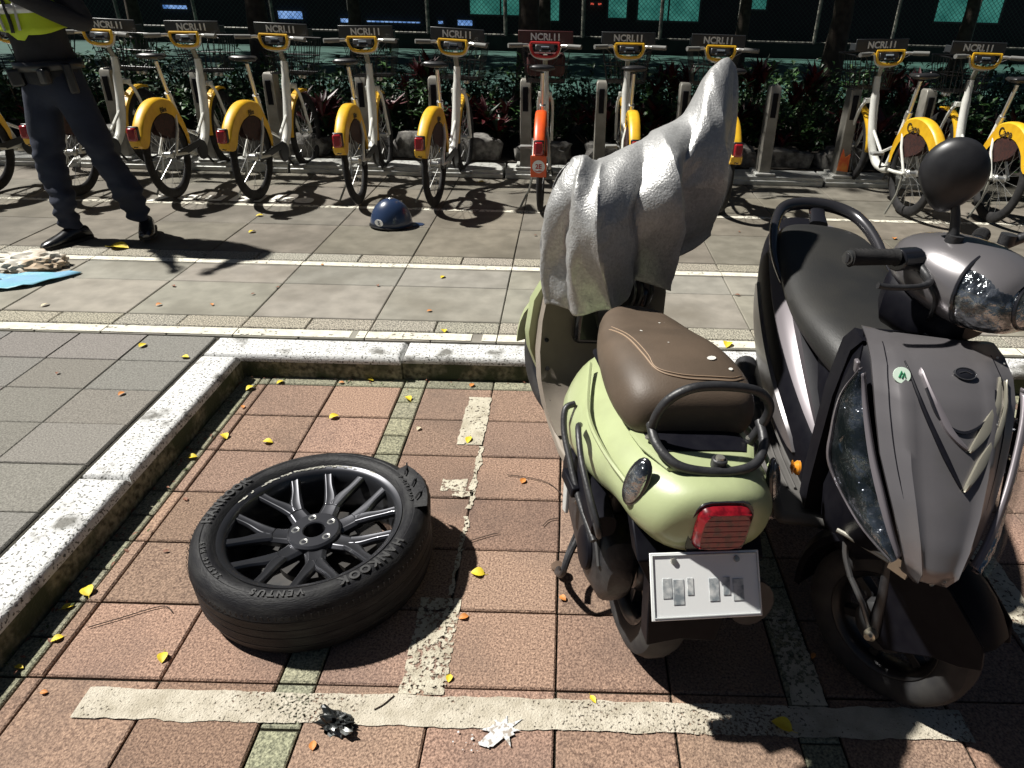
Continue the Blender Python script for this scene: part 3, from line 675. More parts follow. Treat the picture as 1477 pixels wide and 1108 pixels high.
# ================================================================ HELMET, LITTER, LEAVES
hm = thing('half_helmet', 'glossy dark blue half helmet with a round white sticker standing upside on the slabs', 'helmet', (-1.19, 4.64, 0), (R(-2), R(3), R(14)))
hm['label'] = 'glossy dark blue half helmet with a round white sticker lying on the grey slabs'
nav = mat('helmet_navy', (.018, .035, .085), .28, col2=(.025, .045, .10), scale=9, coat=.6)
bm = B(); bmesh.ops.create_uvsphere(bm, u_segments=40, v_segments=24, radius=1)
bmesh.ops.delete(bm, geom=[v for v in bm.verts if v.co.z < -.06], context='VERTS')
for v in bm.verts: v.co = Vector((v.co.x*.142, v.co.y*.125, v.co.z*.175+.012))
obj('shell', bm, nav, hm, solid=.008)
bm = B(); tube(bm, [(.143*math.cos(a), .126*math.sin(a), .008) for a in [2*PI*k/40 for k in range(40)]], .007, 8, True); obj('rim_trim', bm, sat_black, hm)
bm = B(); lathe(bm, [(0, .004), (.012, .003), (.015, 0)], T(0, 0, .187), 16); obj('top_button', bm, silver, hm)
Mst = frame((-.083, -.101, .045), (.78, -.62, 0), (-.05, -.05, 1))
bm = B(); lathe(bm, [(0, .003), (.027, .003), (.027, 0)], Mst @ Matrix.Diagonal((1.25, .85, 1, 1)), 24); st = obj('sticker', bm, white_ink, hm)
bm = text_bm('S', .035, Mst @ T(0, 0, .004), .0005, .001); obj('sticker_mark', bm, nav, st, smooth=False)
bm = B(); prism(bm, [(.13, -.05), (.205, -.035), (.225, 0), (.205, .035), (.13, .05)], .008, T(0, 0, .006)); obj('visor', bm, nav, hm, bevel=.003)
bm = B(); tube(bm, cr([(.1, .02, .01), (.18, -.03, .004), (.26, -.02, .006), (.30, .03, .01)], 5), .004, 6, flat=1); obj('strap', bm, sat_black, hm)

def crumple(name, label, cat, loc, size, m, seed, rot=0, k=1.0, sub=4):
    bm = B(); bmesh.ops.create_icosphere(bm, subdivisions=sub, radius=1); o = Vector((seed*7.1, seed, 0))
    for v in bm.verts:
        p = v.co.copy(); f = 1+k*(.5*(abs(noise.noise(p*1.7+o)))+.45*abs(noise.noise(p*3.6+o))-.22*abs(noise.noise(p*8+o)))-.3*k
        v.co = Vector((p.x*size[0]*f, p.y*size[1]*f, max(p.z*size[2]*f, -size[2]*.25)+size[2]*.25))
    o = obj(name, bm, m, ang=22, smooth=True); o.location = loc; o.rotation_euler = (0, 0, rot); return tag(o, label, cat)
crumple('crumpled_bag', 'crumpled black and silver plastic bag lying on the cream painted line', 'litter', (-.52, 1.035, BAY+.002), (.055, .03, .032), mat('foil_black', (.02, .022, .022), .3, .2, col2=(.25, .26, .25), scale=22, cpos=(.52, .66)), 3, -.35, 1.4)
crumple('crumpled_paper', 'crumpled white and tan paper wrap on the slabs at the left edge', 'litter', (-3.00, 3.70, .002), (.19, .11, .075), mat('paper_white', (.62, .58, .50), .8, col2=(.50, .38, .26), scale=7, cpos=(.5, .6)), 5, .1, .62)
def film(label, loc, pts, m, seed, h=.03):
    bm = B(); c = sum((Vector((*p, 0)) for p in pts), Vector())/len(pts); rings = []
    out = cr([(*p, 0) for p in pts], 5, True)
    for f in (1., .8, .6, .4, .2, .05):
        rings.append([c.lerp(p, f)+Vector((0, 0, .006+h*(1-f*.6)*(.4+abs(noise.noise(Vector((p.x*9*f, p.y*9*f, seed))))))) for p in out])
    rings[0] = [p+Vector((0, 0, .018+.02*noise.noise(p*14+Vector((0, 0, seed))))) for p in out]
    ring_faces(bm, rings, cap=False); o = obj('plastic_sheet', bm, m, ang=60, solid=.002); o.location = loc; return tag(o, label, 'litter')
film('pale blue plastic sheet lying in front of the crumpled paper', (-3.02, 3.44, 0), [(-.30, .05), (-.1, .09), (.12, .12), (.33, .19), (.23, .0), (.08, -.10), (-.1, -.11), (-.24, -.03)], mat('film_blue', (.22, .40, .58), .4, col2=(.18, .44, .52), scale=6), 1)
film('turquoise plastic sheet cut by the left edge of the picture', (-3.40, 3.36, 0), [(-.35, .16), (-.1, .18), (.08, .02), (.02, -.06), (-.02, -.14), (-.35, -.16)], mat('film_cyan', (.10, .62, .60), .4, col2=(.14, .5, .6), scale=6), 2)
bm = B(); rnd = random.Random(9)
pts = []
for k in range(26):
    a = 2*PI*k/26; r = .018+(.03 if k % 3 == 0 else .006)*rnd.random()+(.05*max(0, math.cos(a-3.7))**3)*rnd.random(); pts.append((r*math.cos(a)*1.3, r*math.sin(a)))
prism(bm, pts, .002)
for k in range(14): bmesh.ops.create_circle(bm, cap_ends=True, radius=rnd.uniform(.001, .004), segments=7, matrix=T(-.03-.10*rnd.random(), -.004-.05*rnd.random(), .001+.0001*k))
o = obj('white_splash', bm, mat('white_splash', (.55, .56, .56), .8, col2=(.3, .26, .22), scale=90, cpos=(.5, .6)), smooth=False); o.location = (-.118, 1.030, BAY+.0045); tag(o, 'small white splash on the pavers beside the cream line', 'splash')

lf_m = [mat('leaf_yellow', (.70, .60, .03), .6, col2=(.62, .40, .03), scale=25), mat('leaf_orange', (.60, .24, .05), .6, col2=(.45, .16, .04), scale=25), mat('leaf_brown', (.12, .05, .03), .7, col2=(.25, .1, .05), scale=25), mat('leaf_pale', (.60, .52, .36), .7)]
def fleaf(seed):
    rnd = random.Random(seed); bm = B(); V = []; bend = rnd.uniform(.15, .5); wd = rnd.uniform(.26, .38)
    for i in range(9):
        f = i/8; w_ = wd*math.sin(PI*f**.85)**.8 if 0 < f < 1 else .004; zc = bend*.5*math.sin(PI*f)*.5
        V.append([bm.verts.new((f-.5, s*w_, zc+abs(s)*w_*.35+.02*rnd.random())) for s in (-1, -.5, 0, .5, 1)])
    for a, b in zip(V, V[1:]):
        for j in range(4): bm.faces.new((a[j], a[j+1], b[j+1], b[j]))
    me = bpy.data.meshes.new('leaf'); tube(bm, [(-.48, 0, .01), (-.62, .02, .01), (-.75, .01, .03)], .014, 5); fin(bm, ang=80); bm.to_mesh(me); bm.free(); return me
lms = [fleaf(k) for k in range(5)]
lmesh = {}
def put_leaf(x, y, z, s, mi, label, group):
    k = (random.randrange(5), mi)
    if k not in lmesh: m_ = lms[k[0]].copy(); m_.materials.append(lf_m[mi]); lmesh[k] = m_
    o = bpy.data.objects.new('fallen_leaf', lmesh[k]); C.objects.link(o); o.location = (x, y, z+.003); s *= .86 if mi in (0, 3) else .62; o.scale = (s, s, s); o.rotation_euler = (random.uniform(-.15, .15), random.uniform(-.1, .1), random.uniform(0, 6.28))
    tag(o, label, 'leaf', group)
bl = 'yellow leaf fallen on the sunken red pavers near the wheel'; kl = 'yellow leaf fallen in the gutter along the inside of the kerb'; ol = 'yellow leaf fallen on the upper grey slabs'; og = 'orange or brown dry leaf on the upper grey slabs'; bg = 'orange or brown dry leaf on the red pavers'
G1 = 'yellow leaves in the sunken bay'; G2 = 'yellow leaves along the kerb gutter'; G3 = 'yellow leaves on the upper slabs'; G4 = 'dry brown leaves on the upper slabs'; G5 = 'dry brown leaves in the bay'
for x, y, s, mi, l, g in ((-1.36, 1.43, .055, 0, kl, G2), (-1.38, 1.37, .04, 0, kl, G2), (-1.34, 1.26, .035, 0, kl, G2), (-1.03, 1.21, .04, 0, bl, G1), (-.27, 1.17, .028, 0, bl, G1), (-.24, 1.54, .05, 0, bl, G1), (-.36, 2.25, .055, 0, bl, G1), (-.93, 2.39, .05, 0, bl, G1),
        (-1.31, 2.23, .05, 0, kl, G2), (-1.13, 2.2, .045, 0, bl, G1), (-.57, 2.32, .03, 3, 'pale dry leaf on the red pavers beyond the wheel', None), (-1.38, 1.17, .03, 0, kl, G2), (-1.27, 1.1, .03, 1, bg, G5), (-.56, .98, .04, 1, bg, G5), (.56, 1.06, .06, 0, 'broad yellow leaf on the edge of the cream line below the number plate', None), (-.13, 2.0, .05, 1, bg, G5), (.02, 1.45, .04, 1, bg, G5),
        (-1.37, 2.09, .04, 0, kl, G2), (-.26, 1.37, .045, 1, bg, G5), (-.86, 2.70, .04, 0, kl, G2), (-.4, 2.68, .05, 1, bg, G5), (-.98, 2.67, .04, 1, bg, G5), (-.66, 2.55, .05, 0, bl, G1), (-1.28, 1.85, .04, 2, bg, G5), (-1.22, 1.6, .03, 2, bg, G5), (-1.33, 2.45, .04, 1, bg, G5), (-1.36, 2.6, .05, 0, kl, G2), (-1.25, 2.66, .045, 0, kl, G2), (.70, 1.27, .04, 1, 'orange leaf beside the front tyre of the black scooter', None), (.10, 1.12, .03, 0, bl, G1),
        (-2.72, 4.05, .14, 0, 'large bright yellow leaf on the slabs in front of the officer\'s shoes', None), (-1.65, 2.67, .045, 0, ol, G3), (-1.89, 2.77, .05, 0, ol, G3), (-.57, 3.0, .05, 0, ol, G3), (-.69, 3.7, .05, 0, ol, G3), (-.68, 3.23, .045, 1, og, G4), (-2.06, 4.42, .06, 0, ol, G3), (-2.15, 4.78, .06, 0, ol, G3), (-2.1, 3.47, .05, 2, og, G4), (-1.02, 3.55, .04, 2, og, G4), (-1.55, 3.49, .04, 2, og, G4), (-1.42, 3.85, .04, 1, og, G4),
        (-.72, 5.9, .06, 0, ol, G3), (-1.64, 3.39, .035, 2, og, G4), (-2.05, 3.22, .05, 1, og, G4), (-1.79, 3.24, .04, 1, og, G4), (-2.6, 3.18, .05, 3, 'pale scrap of leaf on the slabs near the blue plastic', None), (2.25, 4.64, .07, 1, og, G4), (2.19, 4.87, .06, 1, og, G4), (.775, 2.93, .07, 0, 'yellow leaf on the painted line between the two scooters', None), (1.2, 4.7, .04, 2, og, G4), (1.42, 4.55, .05, 3, 'pale dry leaf on the slabs right of the scooter cover', None), (.95, 3.55, .05, 2, og, G4), (-.1, 3.5, .04, 2, og, G4), (-1.75, 2.35, .05, 1, og, G4), (-2.1, 2.5, .03, 2, og, G4), (-.2, 4.5, .04, 2, og, G4)):
    put_leaf(x, y, (BAY if y < 2.72 and x > -1.43 else 0)+.001, s, mi, l, g)
rnd = random.Random(21); bm = B()
for k in range(260):
    u = rnd.random()
    if u < .6: x = -1.43+abs(rnd.gauss(0, .035)); y = rnd.uniform(.9, 2.7)
    else: x = rnd.uniform(-1.4, 1.5); y = 2.725-abs(rnd.gauss(0, .035))
    s = rnd.uniform(.003, .012); a = rnd.uniform(0, 6.28)
    p = Vector((x, y, BAY+.002+rnd.random()*.006)); d = Vector((math.cos(a), math.sin(a), rnd.uniform(-.2, .3))); leaf(bm, p, d, s*2, s*.4, droop=.1, mi=rnd.random() < .35)
tag(obj('gutter_debris', bm, [lf_m[2], mat('moss', (.05, .07, .02), .9)], smooth=False), 'fine dry leaf crumbs and moss in the gutter along the kerb', 'debris', kind='stuff')
twig = mat('twig', (.06, .04, .03), .9)
for pts, l in (([(-.19, 2.03), (-.12, 2.02), (-.04, 1.99), (.01, 1.93)], 'thin curved dark twig on the pavers between wheel and scooter'), ([(-.28, 1.68), (-.22, 1.71), (-.19, 1.72)], 'short straight twig on the pavers right of the wheel'), ([(-1.28, 1.30), (-1.22, 1.33), (-1.12, 1.38), (-1.08, 1.36)], 'brown forked twig near the kerb'), ([(-.44, 1.075), (-.42, 1.09), (-.40, 1.115)], 'tiny twig standing on the cream line right of the crumpled bag'), ([(-.05, 1.76), (-.03, 1.79), (.0, 1.80)], 'small dark twig cluster on the pavers near the side stand')):
    bm = B(); tube(bm, [(x, y, BAY+.006) for x, y in pts], .0016, 5, sm=4); tag(obj('twig', bm, twig), l, 'twig')
# ================================================================ SCOOTERS
def se(s, w_, z0, z1, n=28, e=2.6, x0=0., top=1., shear=0.):
    """superellipse section across the scooter at y = s; top < 1 narrows the upper half"""
    out = []; zc = (z0+z1)/2; h = (z1-z0)/2
    for k in range(n):
        a = 2*PI*k/n; ca, sa = math.cos(a), math.sin(a)
        x = math.copysign(abs(ca)**(2/e), ca)*w_; z = math.copysign(abs(sa)**(2/e), sa)
        out.append(Vector((x0+x*(1-(1-top)*max(0, z)), s+shear*z, zc+z*h)))
    return out
def lerp_sections(rows, n=5):
    """catmull-rom through rows of numbers"""
    out = []; N = len(rows)
    for i in range(N-1):
        a, b, c, d = rows[max(i-1, 0)], rows[i], rows[i+1], rows[min(i+2, N-1)]
        for j in range(n):
            t = j/n; out.append([.5*((2*b[q])+(c[q]-a[q])*t+(2*a[q]-5*b[q]+4*c[q]-d[q])*t*t+(3*b[q]-a[q]-3*c[q]+d[q])*t**3) for q in range(len(b))])
    out.append(list(rows[-1])); return out
def interp(tab, v):
    tab = sorted(tab)
    if v <= tab[0][0]: return tab[0][1:]
    for a, b in zip(tab, tab[1:]):
        if v <= b[0]:
            t = (v-a[0])/(b[0]-a[0]); return tuple(x+(y-x)*t for x, y in zip(a[1:], b[1:]))
    return tab[-1][1:]
def strip_on(rows, a0, a1, s0, s1, off, n=26, m=5, e=2.6, w0=1., taper=True):
    """raised band lying on a lofted body between ring angles a0..a1 and y = s0..s1"""
    bm = B(); R_ = []
    for i in range(n+1):
        s = s0+(s1-s0)*i/n; w_, z0, z1 = interp([(r[0], r[1], r[2], r[3]) for r in rows], s); zc = (z0+z1)/2; h = (z1-z0)/2; row = []
        k_ = (max(0., math.sin(PI*i/n))**.45 if taper else 1); mid = (a0(i/n)+a1(i/n))/2; hw = (a1(i/n)-a0(i/n))/2*max(k_, .03)
        for j in range(m+1):
            a = mid-hw+2*hw*j/m; ca, sa = math.cos(a), math.sin(a)
            o = off*(1 if 0 < j < m else -.6)
            x = math.copysign(abs(ca)**(2/e), ca)*(w_+o); z = math.copysign(abs(sa)**(2/e), sa)*(h+o); row.append(Vector((x, s, zc+z)))
        R_.append(row)
    ring_faces(bm, R_, close_ring=False); return bm
sc_tyre = mat('scooter_tyre', (.022, .022, .024), .7, col2=(.04, .039, .038), scale=20, spec=.3)
def scooter_wheel(t, name, c, r, w_, M0=Matrix(), m=None):
    Mw = M0 @ T(*c) @ Yr(PI/2); bm = B()
    pr_ = [(r*.62, -w_*.32), (r*.70, -w_*.46), (r*.84, -w_*.5), (r*.95, -w_*.38), (r, -w_*.15), (r, w_*.15), (r*.95, w_*.38), (r*.84, w_*.5), (r*.70, w_*.46), (r*.62, w_*.32)]
    lathe(bm, pr_, Mw, 64, True); p = obj(name, bm, sc_tyre, t)
    bm = B(); lathe(bm, [(r*.66, -w_*.42), (r*.60, -w_*.36), (r*.56, -w_*.2), (r*.56, w_*.2), (r*.60, w_*.36), (r*.66, w_*.42), (r*.64, w_*.3), (r*.63, -w_*.3)], Mw, 48, True)
    for k in range(6):
        a = k*PI/3; box(bm, Mw @ Vector((r*.36*math.cos(a), r*.36*math.sin(a), 0)), (r*.5, r*.12, w_*.3), (Mw @ Z(a)).to_3x3())
    lathe(bm, [(0, -w_*.4), (r*.26, -w_*.38), (r*.30, -w_*.2), (r*.30, w_*.2), (r*.26, w_*.38), (0, w_*.4)], Mw, 32); obj('rim', bm, m or rimm, p, bevel=.003)
    return p
crystal = mat('crystal_lens', (.42, .44, .46), .14, .9, col2=(.10, .11, .12), scale=40, cpos=(.42, .58), coat=1., bump=2.5, bscale=45)
chrome = mat('chrome', (.6, .6, .6), .12, 1.)
chrome_d = mat('reflector_chrome', (.36, .38, .42), .16, .95, col2=(.05, .055, .07), scale=16, cpos=(.42, .6), bump=2.5, bscale=34)
clear = mat('clear_glass', (.02, .03, .03), .03, alpha=.10, spec=1.)
blk_paint = mat('black_gloss', (.012, .012, .015), .22, coat=.5)
blk_frame = mat('black_frame', (.016, .016, .018), .45, col2=(.03, .03, .032), scale=40, bump=.2)
bolt_m = mat('bolt_steel', (.5, .48, .42), .35, .8)

# ---------------------------------------------------------------- pastel green scooter, tail towards the camera
gs = thing('green_scooter', 'pastel green scooter with a brown seat parked tail first under a silver cover', 'scooter', (.21, 1.36, BAY), (0, R(6), R(11)))
gpaint = mat('pastel_green', (.37, .42, .225), .38, col2=(.34, .385, .205), scale=9, coat=.25, bump=.05, col3=(.27, .29, .17), scale3=5, pos3=(.56, .85))
taupe = mat('taupe_plastic', (.26, .225, .185), .55, col2=(.21, .18, .15), scale=8, bump=.15, bscale=300)
seat_br = mat('brown_leather', (.070, .050, .034), .55, col2=(.10, .071, .049), scale=7, bump=.12, bscale=220)
brows = [(-.292, .06, .575, .665), (-.27, .120, .53, .69), (-.21, .160, .52, .70), (-.12, .185, .52, .70), (0, .205, .475, .695), (.15, .215, .43, .69), (.30, .205, .39, .68), (.42, .17, .36, .66), (.50, .12, .34, .60)]
bm = B(); ring_faces(bm, [se(r[0], r[1], r[2], r[3], 36, 2.7, 0, .80) for r in lerp_sections(brows, 5)]); body = obj('body_shell', bm, gpaint, gs)
for s_ in (-1, 1):
    bm = B(); tube(bm, cr([(s_*.150, .30, .672), (s_*.196, .10, .645), (s_*.196, -.06, .645), (s_*.165, -.20, .64)], 6), [.006]*19, 6); obj('body_crease', bm, gpaint, body)
# seat
bm = B(); srows = [(-.085, .05, .70, .735), (-.08, .115, .685, .775), (-.055, .150, .672, .805), (0, .165, .665, .825), (.08, .168, .665, .83), (.18, .160, .67, .822), (.29, .142, .675, .80), (.38, .118, .68, .79), (.45, .092, .685, .78), (.49, .05, .70, .765)]
L3 = lerp_sections(srows, 5)
ring_faces(bm, [se(r[0], r[1], r[2], r[3], 36, 3.1, 0, .90) for r in L3]); seat = obj('seat', bm, seat_br, gs)
def seat_top(s, x):
    w_, z0, z1 = interp([(r[0], r[1], r[2], r[3]) for r in L3], s); h = (z1-z0)/2; w_ *= .9
    return (z0+z1)/2+h*(max(0, 1-min(1, abs(x)/w_)**3.1))**(1/3.1)
st_ = mat('stitch_tan', (.30, .21, .14), .7)
bm = B()
for off in (0, .009):
    pts = []
    for s, x in ((.30, -.118+off), (.24, -.112+off), (.16, -.105+off), (.06, -.098+off), (-.005+off, -.085), (-.03+off, -.04), (-.035+off, .03), (-.03+off, .09), (-.005+off, .128)): pts.append((x, s))
    P = cr([(x, s, 0) for x, s in pts], 8); tube(bm, [(p.x, p.y, seat_top(p.y, p.x)+.0012) for p in P], .0022 if off == 0 else .0014, 5)
obj('seat_stitching', bm, st_, seat)
for x, y, r_ in ((.062, .045, .011), (.098, .01, .006), (-.06, .21, .003), (.02, .30, .0025), (-.02, .12, .002)):
    bm = B(); bmesh.ops.create_circle(bm, cap_ends=True, radius=r_, segments=9, matrix=T(x, y, seat_top(y, x)+.0016) @ Z(x*9) @ Matrix.Diagonal((1.3, .8, 1, 1))); obj('dried_splash', bm, mat('dried_splash', (.62, .6, .55), .7), seat, smooth=False)
bm = B(); box(bm, (0, .16, .668), (.25, .46, .02)); obj('seat_base', bm, black_pl, gs, bevel=.01)
bm = B(); ring_faces(bm, [se(s, w_, z0, z1, 20, 3) for s, w_, z0, z1 in ((-.215, .06, .685, .700), (-.20, .10, .683, .704), (-.12, .135, .68, .706), (-.05, .14, .67, .70))]); obj('rear_deck', bm, gpaint, gs)
bm = B(); ring_faces(bm, [se(s, w_, z0, z1, 20, 3) for s, w_, z0, z1 in ((-.155, .10, .69, .709), (-.12, .115, .69, .712), (-.075, .12, .66, .712), (-.03, .12, .65, .70))]); obj('rack_plate', bm, black_pl, gs)
# black tube rack behind the seat
bm = B(); tube(bm, cr([(-.105, -.115, .70), (-.118, -.125, .76), (-.10, -.13, .815), (-.05, -.132, .848), (.03, -.132, .853), (.10, -.13, .84), (.138, -.125, .80), (.135, -.12, .75), (.120, -.115, .70)], 6), .0105, 12); gr = obj('grab_hoop', bm, blk_frame, gs)
bm = B(); tube(bm, cr([(-.118, -.11, .745), (-.115, -.16, .725), (-.085, -.205, .708), (-.03, -.222, .702), (.04, -.222, .702), (.095, -.205, .71), (.128, -.16, .73), (.133, -.11, .755)], 6), .0105, 12)
obj('lower_hoop', bm, blk_frame, gr)
bm = B(); tube(bm, [(0.01, -.205, .695), (0.01, -.205, .722)], .017, 14); obj('rack_boss', bm, blk_frame, gr, bevel=.003)
bm = B(); lathe(bm, [(0, .006), (.009, .005), (.010, 0)], T(.01, -.205, .722), 10); obj('rack_bolt', bm, bolt_m, gr)
for s_ in (-1, 1):
    bm = B(); lathe(bm, [(0, .005), (.007, .004), (.008, 0)], T(s_*.118, -.115, .712), 10); obj('rack_bolt', bm, bolt_m, gr)
# tail lamp, indicators
bm = B(); ring_faces(bm, [se(s, w_, z0, z1, 24, 4, .005) for s, w_, z0, z1 in ((-.24, .062, .535, .672), (-.300, .060, .56, .668), (-.312, .050, .57, .66))]); tl = obj('tail_lamp', bm, mat('lamp_red_deep', (.22, .006, .012), .2, coat=.6, col2=(.10, .003, .006), scale=60, cpos=(.45, .6)), gs)
for k in range(7):
    bm = B(); box(bm, (.005, -.3115, .575+.014*k), (.094, .003, .0035)); obj('lens_rib', bm, MATS['lamp_red_deep'], tl, bevel=.001)
bm = B(); ring_faces(bm, [se(s, w_, z0, z1, 24, 4, .005) for s, w_, z0, z1 in ((-.235, .069, .527, .68), (-.290, .067, .532, .675))]); obj('lamp_surround', bm, blk_paint, tl)
for s_ in (-1, 1):
    Mi = frame((s_*.158, -.195, .655), (s_*.62, .75, .1), (-.1*s_, .25, 1)); bm = B()
    bmesh.ops.create_uvsphere(bm, u_segments=20, v_segments=12, radius=1, matrix=Mi @ Matrix.Diagonal((.022, .052, .013, 1))); obj('indicator', bm, crystal, gs)
    bm = B(); bmesh.ops.create_uvsphere(bm, u_segments=20, v_segments=12, radius=1, matrix=Mi @ T(0, 0, -.004*s_) @ Matrix.Diagonal((.028, .059, .012, 1))); obj('indicator_surround', bm, blk_paint, gs)
# rear mudguard, plate
bm = B(); ring_faces(bm, [[Vector((x*w_, s+.012*(1-abs(x)), z)) for x in (-1, -.5, 0, .5, 1)]+[Vector((x*w_, s+.05, z)) for x in (1, 0, -1)] for s, w_, z in ((-.19, .15, .56), (-.265, .145, .50), (-.26, .10, .42), (-.275, .095, .34), (-.285, .085, .26))]); obj('rear_mudguard', bm, black_pl, gs, bevel=.004)
Mp = T(-.016, -.335, .497) @ X(R(50))
bm = B(); box(bm, (0, 0, 0), (.243, .134, .003)); npl = obj('number_plate', bm, mat('plate_white', (.85, .86, .85), .45), gs, M=Mp, bevel=.006)
bm = B(); tube(bm, [(-.116, -.061, .003), (.116, -.061, .003), (.116, .061, .003), (-.116, .061, .003)], .0016, 5, True); obj('plate_rim', bm, mat('plate_rim', (.45, .47, .47), .4), npl, M=Mp)
for s_ in (-1, 1):
    bm = B(); lathe(bm, [(0, .005), (.006, .004), (.007, 0)], Mp @ T(s_*.07, .050, .0015), 10); obj('plate_bolt', bm, bolt_m, npl)
bm = B()
for x, y, w_, h_ in ((-.086, -.004, .020, .040), (-.062, -.012, .024, .050), (-.036, -.002, .014, .034), (.016, -.010, .022, .046), (.044, -.004, .016, .036), (.070, -.012, .024, .044)): box(bm, (x, y, .0022+x*.002), (w_, h_, .0012))
obj('plate_marks', bm, mat('plate_marks', (.22, .25, .27), .6, col2=(.62, .63, .62), scale=55, cpos=(.38, .62)), npl, M=Mp, bevel=.004)
bm = B(); box(bm, (0, 0, -.008), (.18, .11, .012)); obj('plate_bracket', bm, black_pl, gs, M=Mp)
# wheels, engine
scooter_wheel(gs, 'rear_wheel', (0, 0, .235), .235, .11)
scooter_wheel(gs, 'front_wheel', (0, 0, 0), .235, .10, T(-.03, 1.15, .235) @ Z(R(20)))
bm = B(); ring_faces(bm, [se(s, w_, z0, z1, 20, 3, -.115) for s, w_, z0, z1 in ((-.13, .03, .26, .34), (-.10, .05, .21, .40), (0, .06, .18, .42), (.12, .058, .19, .41), (.25, .055, .20, .40), (.36, .05, .22, .38), (.42, .03, .26, .34))]); eng = obj('engine_cover', bm, blk_frame, gs)
bm = B(); lathe(bm, [(0, .012), (.045, .012), (.055, .008), (.058, 0)], T(-.172, 0, .30) @ Yr(-PI/2), 28); obj('cover_cap', bm, black_pl, eng)
bm = B(); tube(bm, cr([(-.174, .14, .33), (-.180, .05, .395), (-.172, -.05, .385), (-.165, -.10, .33)], 6), .006, 6); obj('cover_rib', bm, mat('engine_grey', (.12, .12, .12), .4, .5), eng)
bm = B(); box(bm, (0, .18, .36), (.20, .36, .18)); box(bm, (0, .40, .42), (.24, .3, .12)); obj('engine_block', bm, blk_frame, gs, bevel=.02)
bm = B(); tube(bm, [(.13, .30, .22), (.15, .10, .23), (.17, .0, .27), (.175, -.24, .33)], [.02, .055, .062, .058], 16); obj('exhaust', bm, blk_frame, gs)
for s_ in (-1, 1):
    bm = B(); tube(bm, [(s_*.10, .02, .24), (s_*.12, .0, .56)], .018, 10)
    for k in range(8): tube(bm, [(s_*(.103+.0022*k)+.026*math.cos(a), .018-.002*k, .31+.022*k+.008*a/6.28) for a in [j*.7 for j in range(9)]], .004, 5)
    obj('shock_absorber', bm, blk_frame, gs)
# crash bars and footrests at the left side
bm = B(); tube(bm, cr([(-.215, .085, .615), (-.232, .035, .635), (-.235, -.04, .60), (-.225, -.12, .555), (-.21, -.165, .51), (-.20, -.15, .475), (-.205, -.06, .50), (-.21, .04, .545), (-.215, .085, .585)], 5), .0075, 10); cb = obj('side_guard', bm, blk_frame, gs)
bm = B(); tube(bm, cr([(-.20, .21, .60), (-.226, .20, .59), (-.232, .16, .55), (-.225, .10, .51), (-.21, .0, .45), (-.19, -.1, .41)], 5), .0085, 10); obj('lower_bar', bm, blk_frame, cb)
bm = B(); ring_faces(bm, [se(s, .03, z0, z1, 12, 3, -.18) for s, z0, z1 in ((-.12, .44, .50), (0, .42, .52), (.1, .40, .5), (.2, .38, .47))]); obj('side_skirt', bm, black_pl, gs)
bm = B(); tube(bm, [(-.19, .10, .44), (-.225, .08, .45)], .012, 8); box(bm, (-.222, .06, .46), (.022, .09, .03), Z(.1).to_3x3()); obj('passenger_peg', bm, black_pl, gs, bevel=.005)
bm = B(); box(bm, (-.208, .13, .37), (.01, .035, .10), X(R(-20)).to_3x3()); obj('side_reflector', bm, mat('reflector_white', (.5, .5, .48), .3), gs, bevel=.003)
bm = B()
tube(bm, cr([(-.10, .20, .26), (-.17, .12, .17), (-.19, .10, .11), (-.185, .17, .045), (-.17, .21, .02)], 5), .009, 8); tube(bm, cr([(-.10, .25, .22), (-.15, .20, .10), (-.18, .13, .09)], 5), .009, 8)
sd = obj('side_stand', bm, blk_frame, gs)
bm = B(); lathe(bm, [(0, -.002), (.020, 0), (.022, .008), (.018, .014), (0, .016)], T(-.170, .22, .012), 18); obj('stand_foot', bm, mat('stand_rust', (.12, .08, .055), .7, .3), sd)
# floor and leg shield
bm = B()
ring_faces(bm, [[Vector((-w_, s, z-.03)), Vector((-w_, s, z)), Vector((-w_*.8, s, z+.005)), Vector((w_*.8, s, z+.005)), Vector((w_, s, z)), Vector((w_, s, z-.03))] for s, w_, z in ((.30, .16, .34), (.40, .175, .335), (.55, .18, .335), (.70, .185, .35))]); obj('floorboard', bm, taupe, gs, bevel=.006)
bm = B(); rr = []
for s, w_, z in ((.47, .175, .33), (.60, .19, .345), (.69, .20, .40), (.74, .205, .48), (.76, .205, .58), (.765, .195, .70), (.77, .17, .80)):
    rr.append([Vector((x*w_, s-.035*abs(x)**3, z+.02*abs(x)**3)) for x in (-1, -.9, -.7, -.4, 0, .4, .7, .9, 1)]+[Vector((x*w_*1.0, s+.05, z-.01)) for x in (1, 0, -1)])
ring_faces(bm, rr); lsh = obj('inner_leg_shield', bm, taupe, gs)
bm = B(); box(bm, (.02, .735, .63), (.24, .06, .20), X(R(-6)).to_3x3()); obj('glove_box', bm, blk_paint, gs, bevel=.02)
for p in ((-.178, .682, .45), (-.186, .712, .54), (-.178, .60, .372)):
    bm = B(); lathe(bm, [(.0, .001), (.007, .001), (.0075, .0)], frame(p, (1, 0, 0), (0, .5, .85)), 14); obj('screw_hole', bm, rubber, lsh)
bm = B(); rr = []
for s, w_, z in ((.86, .12, .24), (.85, .16, .32), (.845, .20, .40), (.84, .228, .46), (.835, .24, .52), (.83, .235, .64), (.83, .18, .76), (.83, .13, .84)):
    rr.append([Vector((x*w_, s+.10*(1-abs(x)**2.4), z)) for x in (-1, -.95, -.8, -.5, -.2, .2, .5, .8, .95, 1)]+[Vector((x*w_*.96, s-.03, z)) for x in (1, .5, -.5, -1)])
ring_faces(bm, rr); obj('front_shield', bm, gpaint, gs)
bm = B(); aa = [R(a) for a in range(200, -10, -12)]
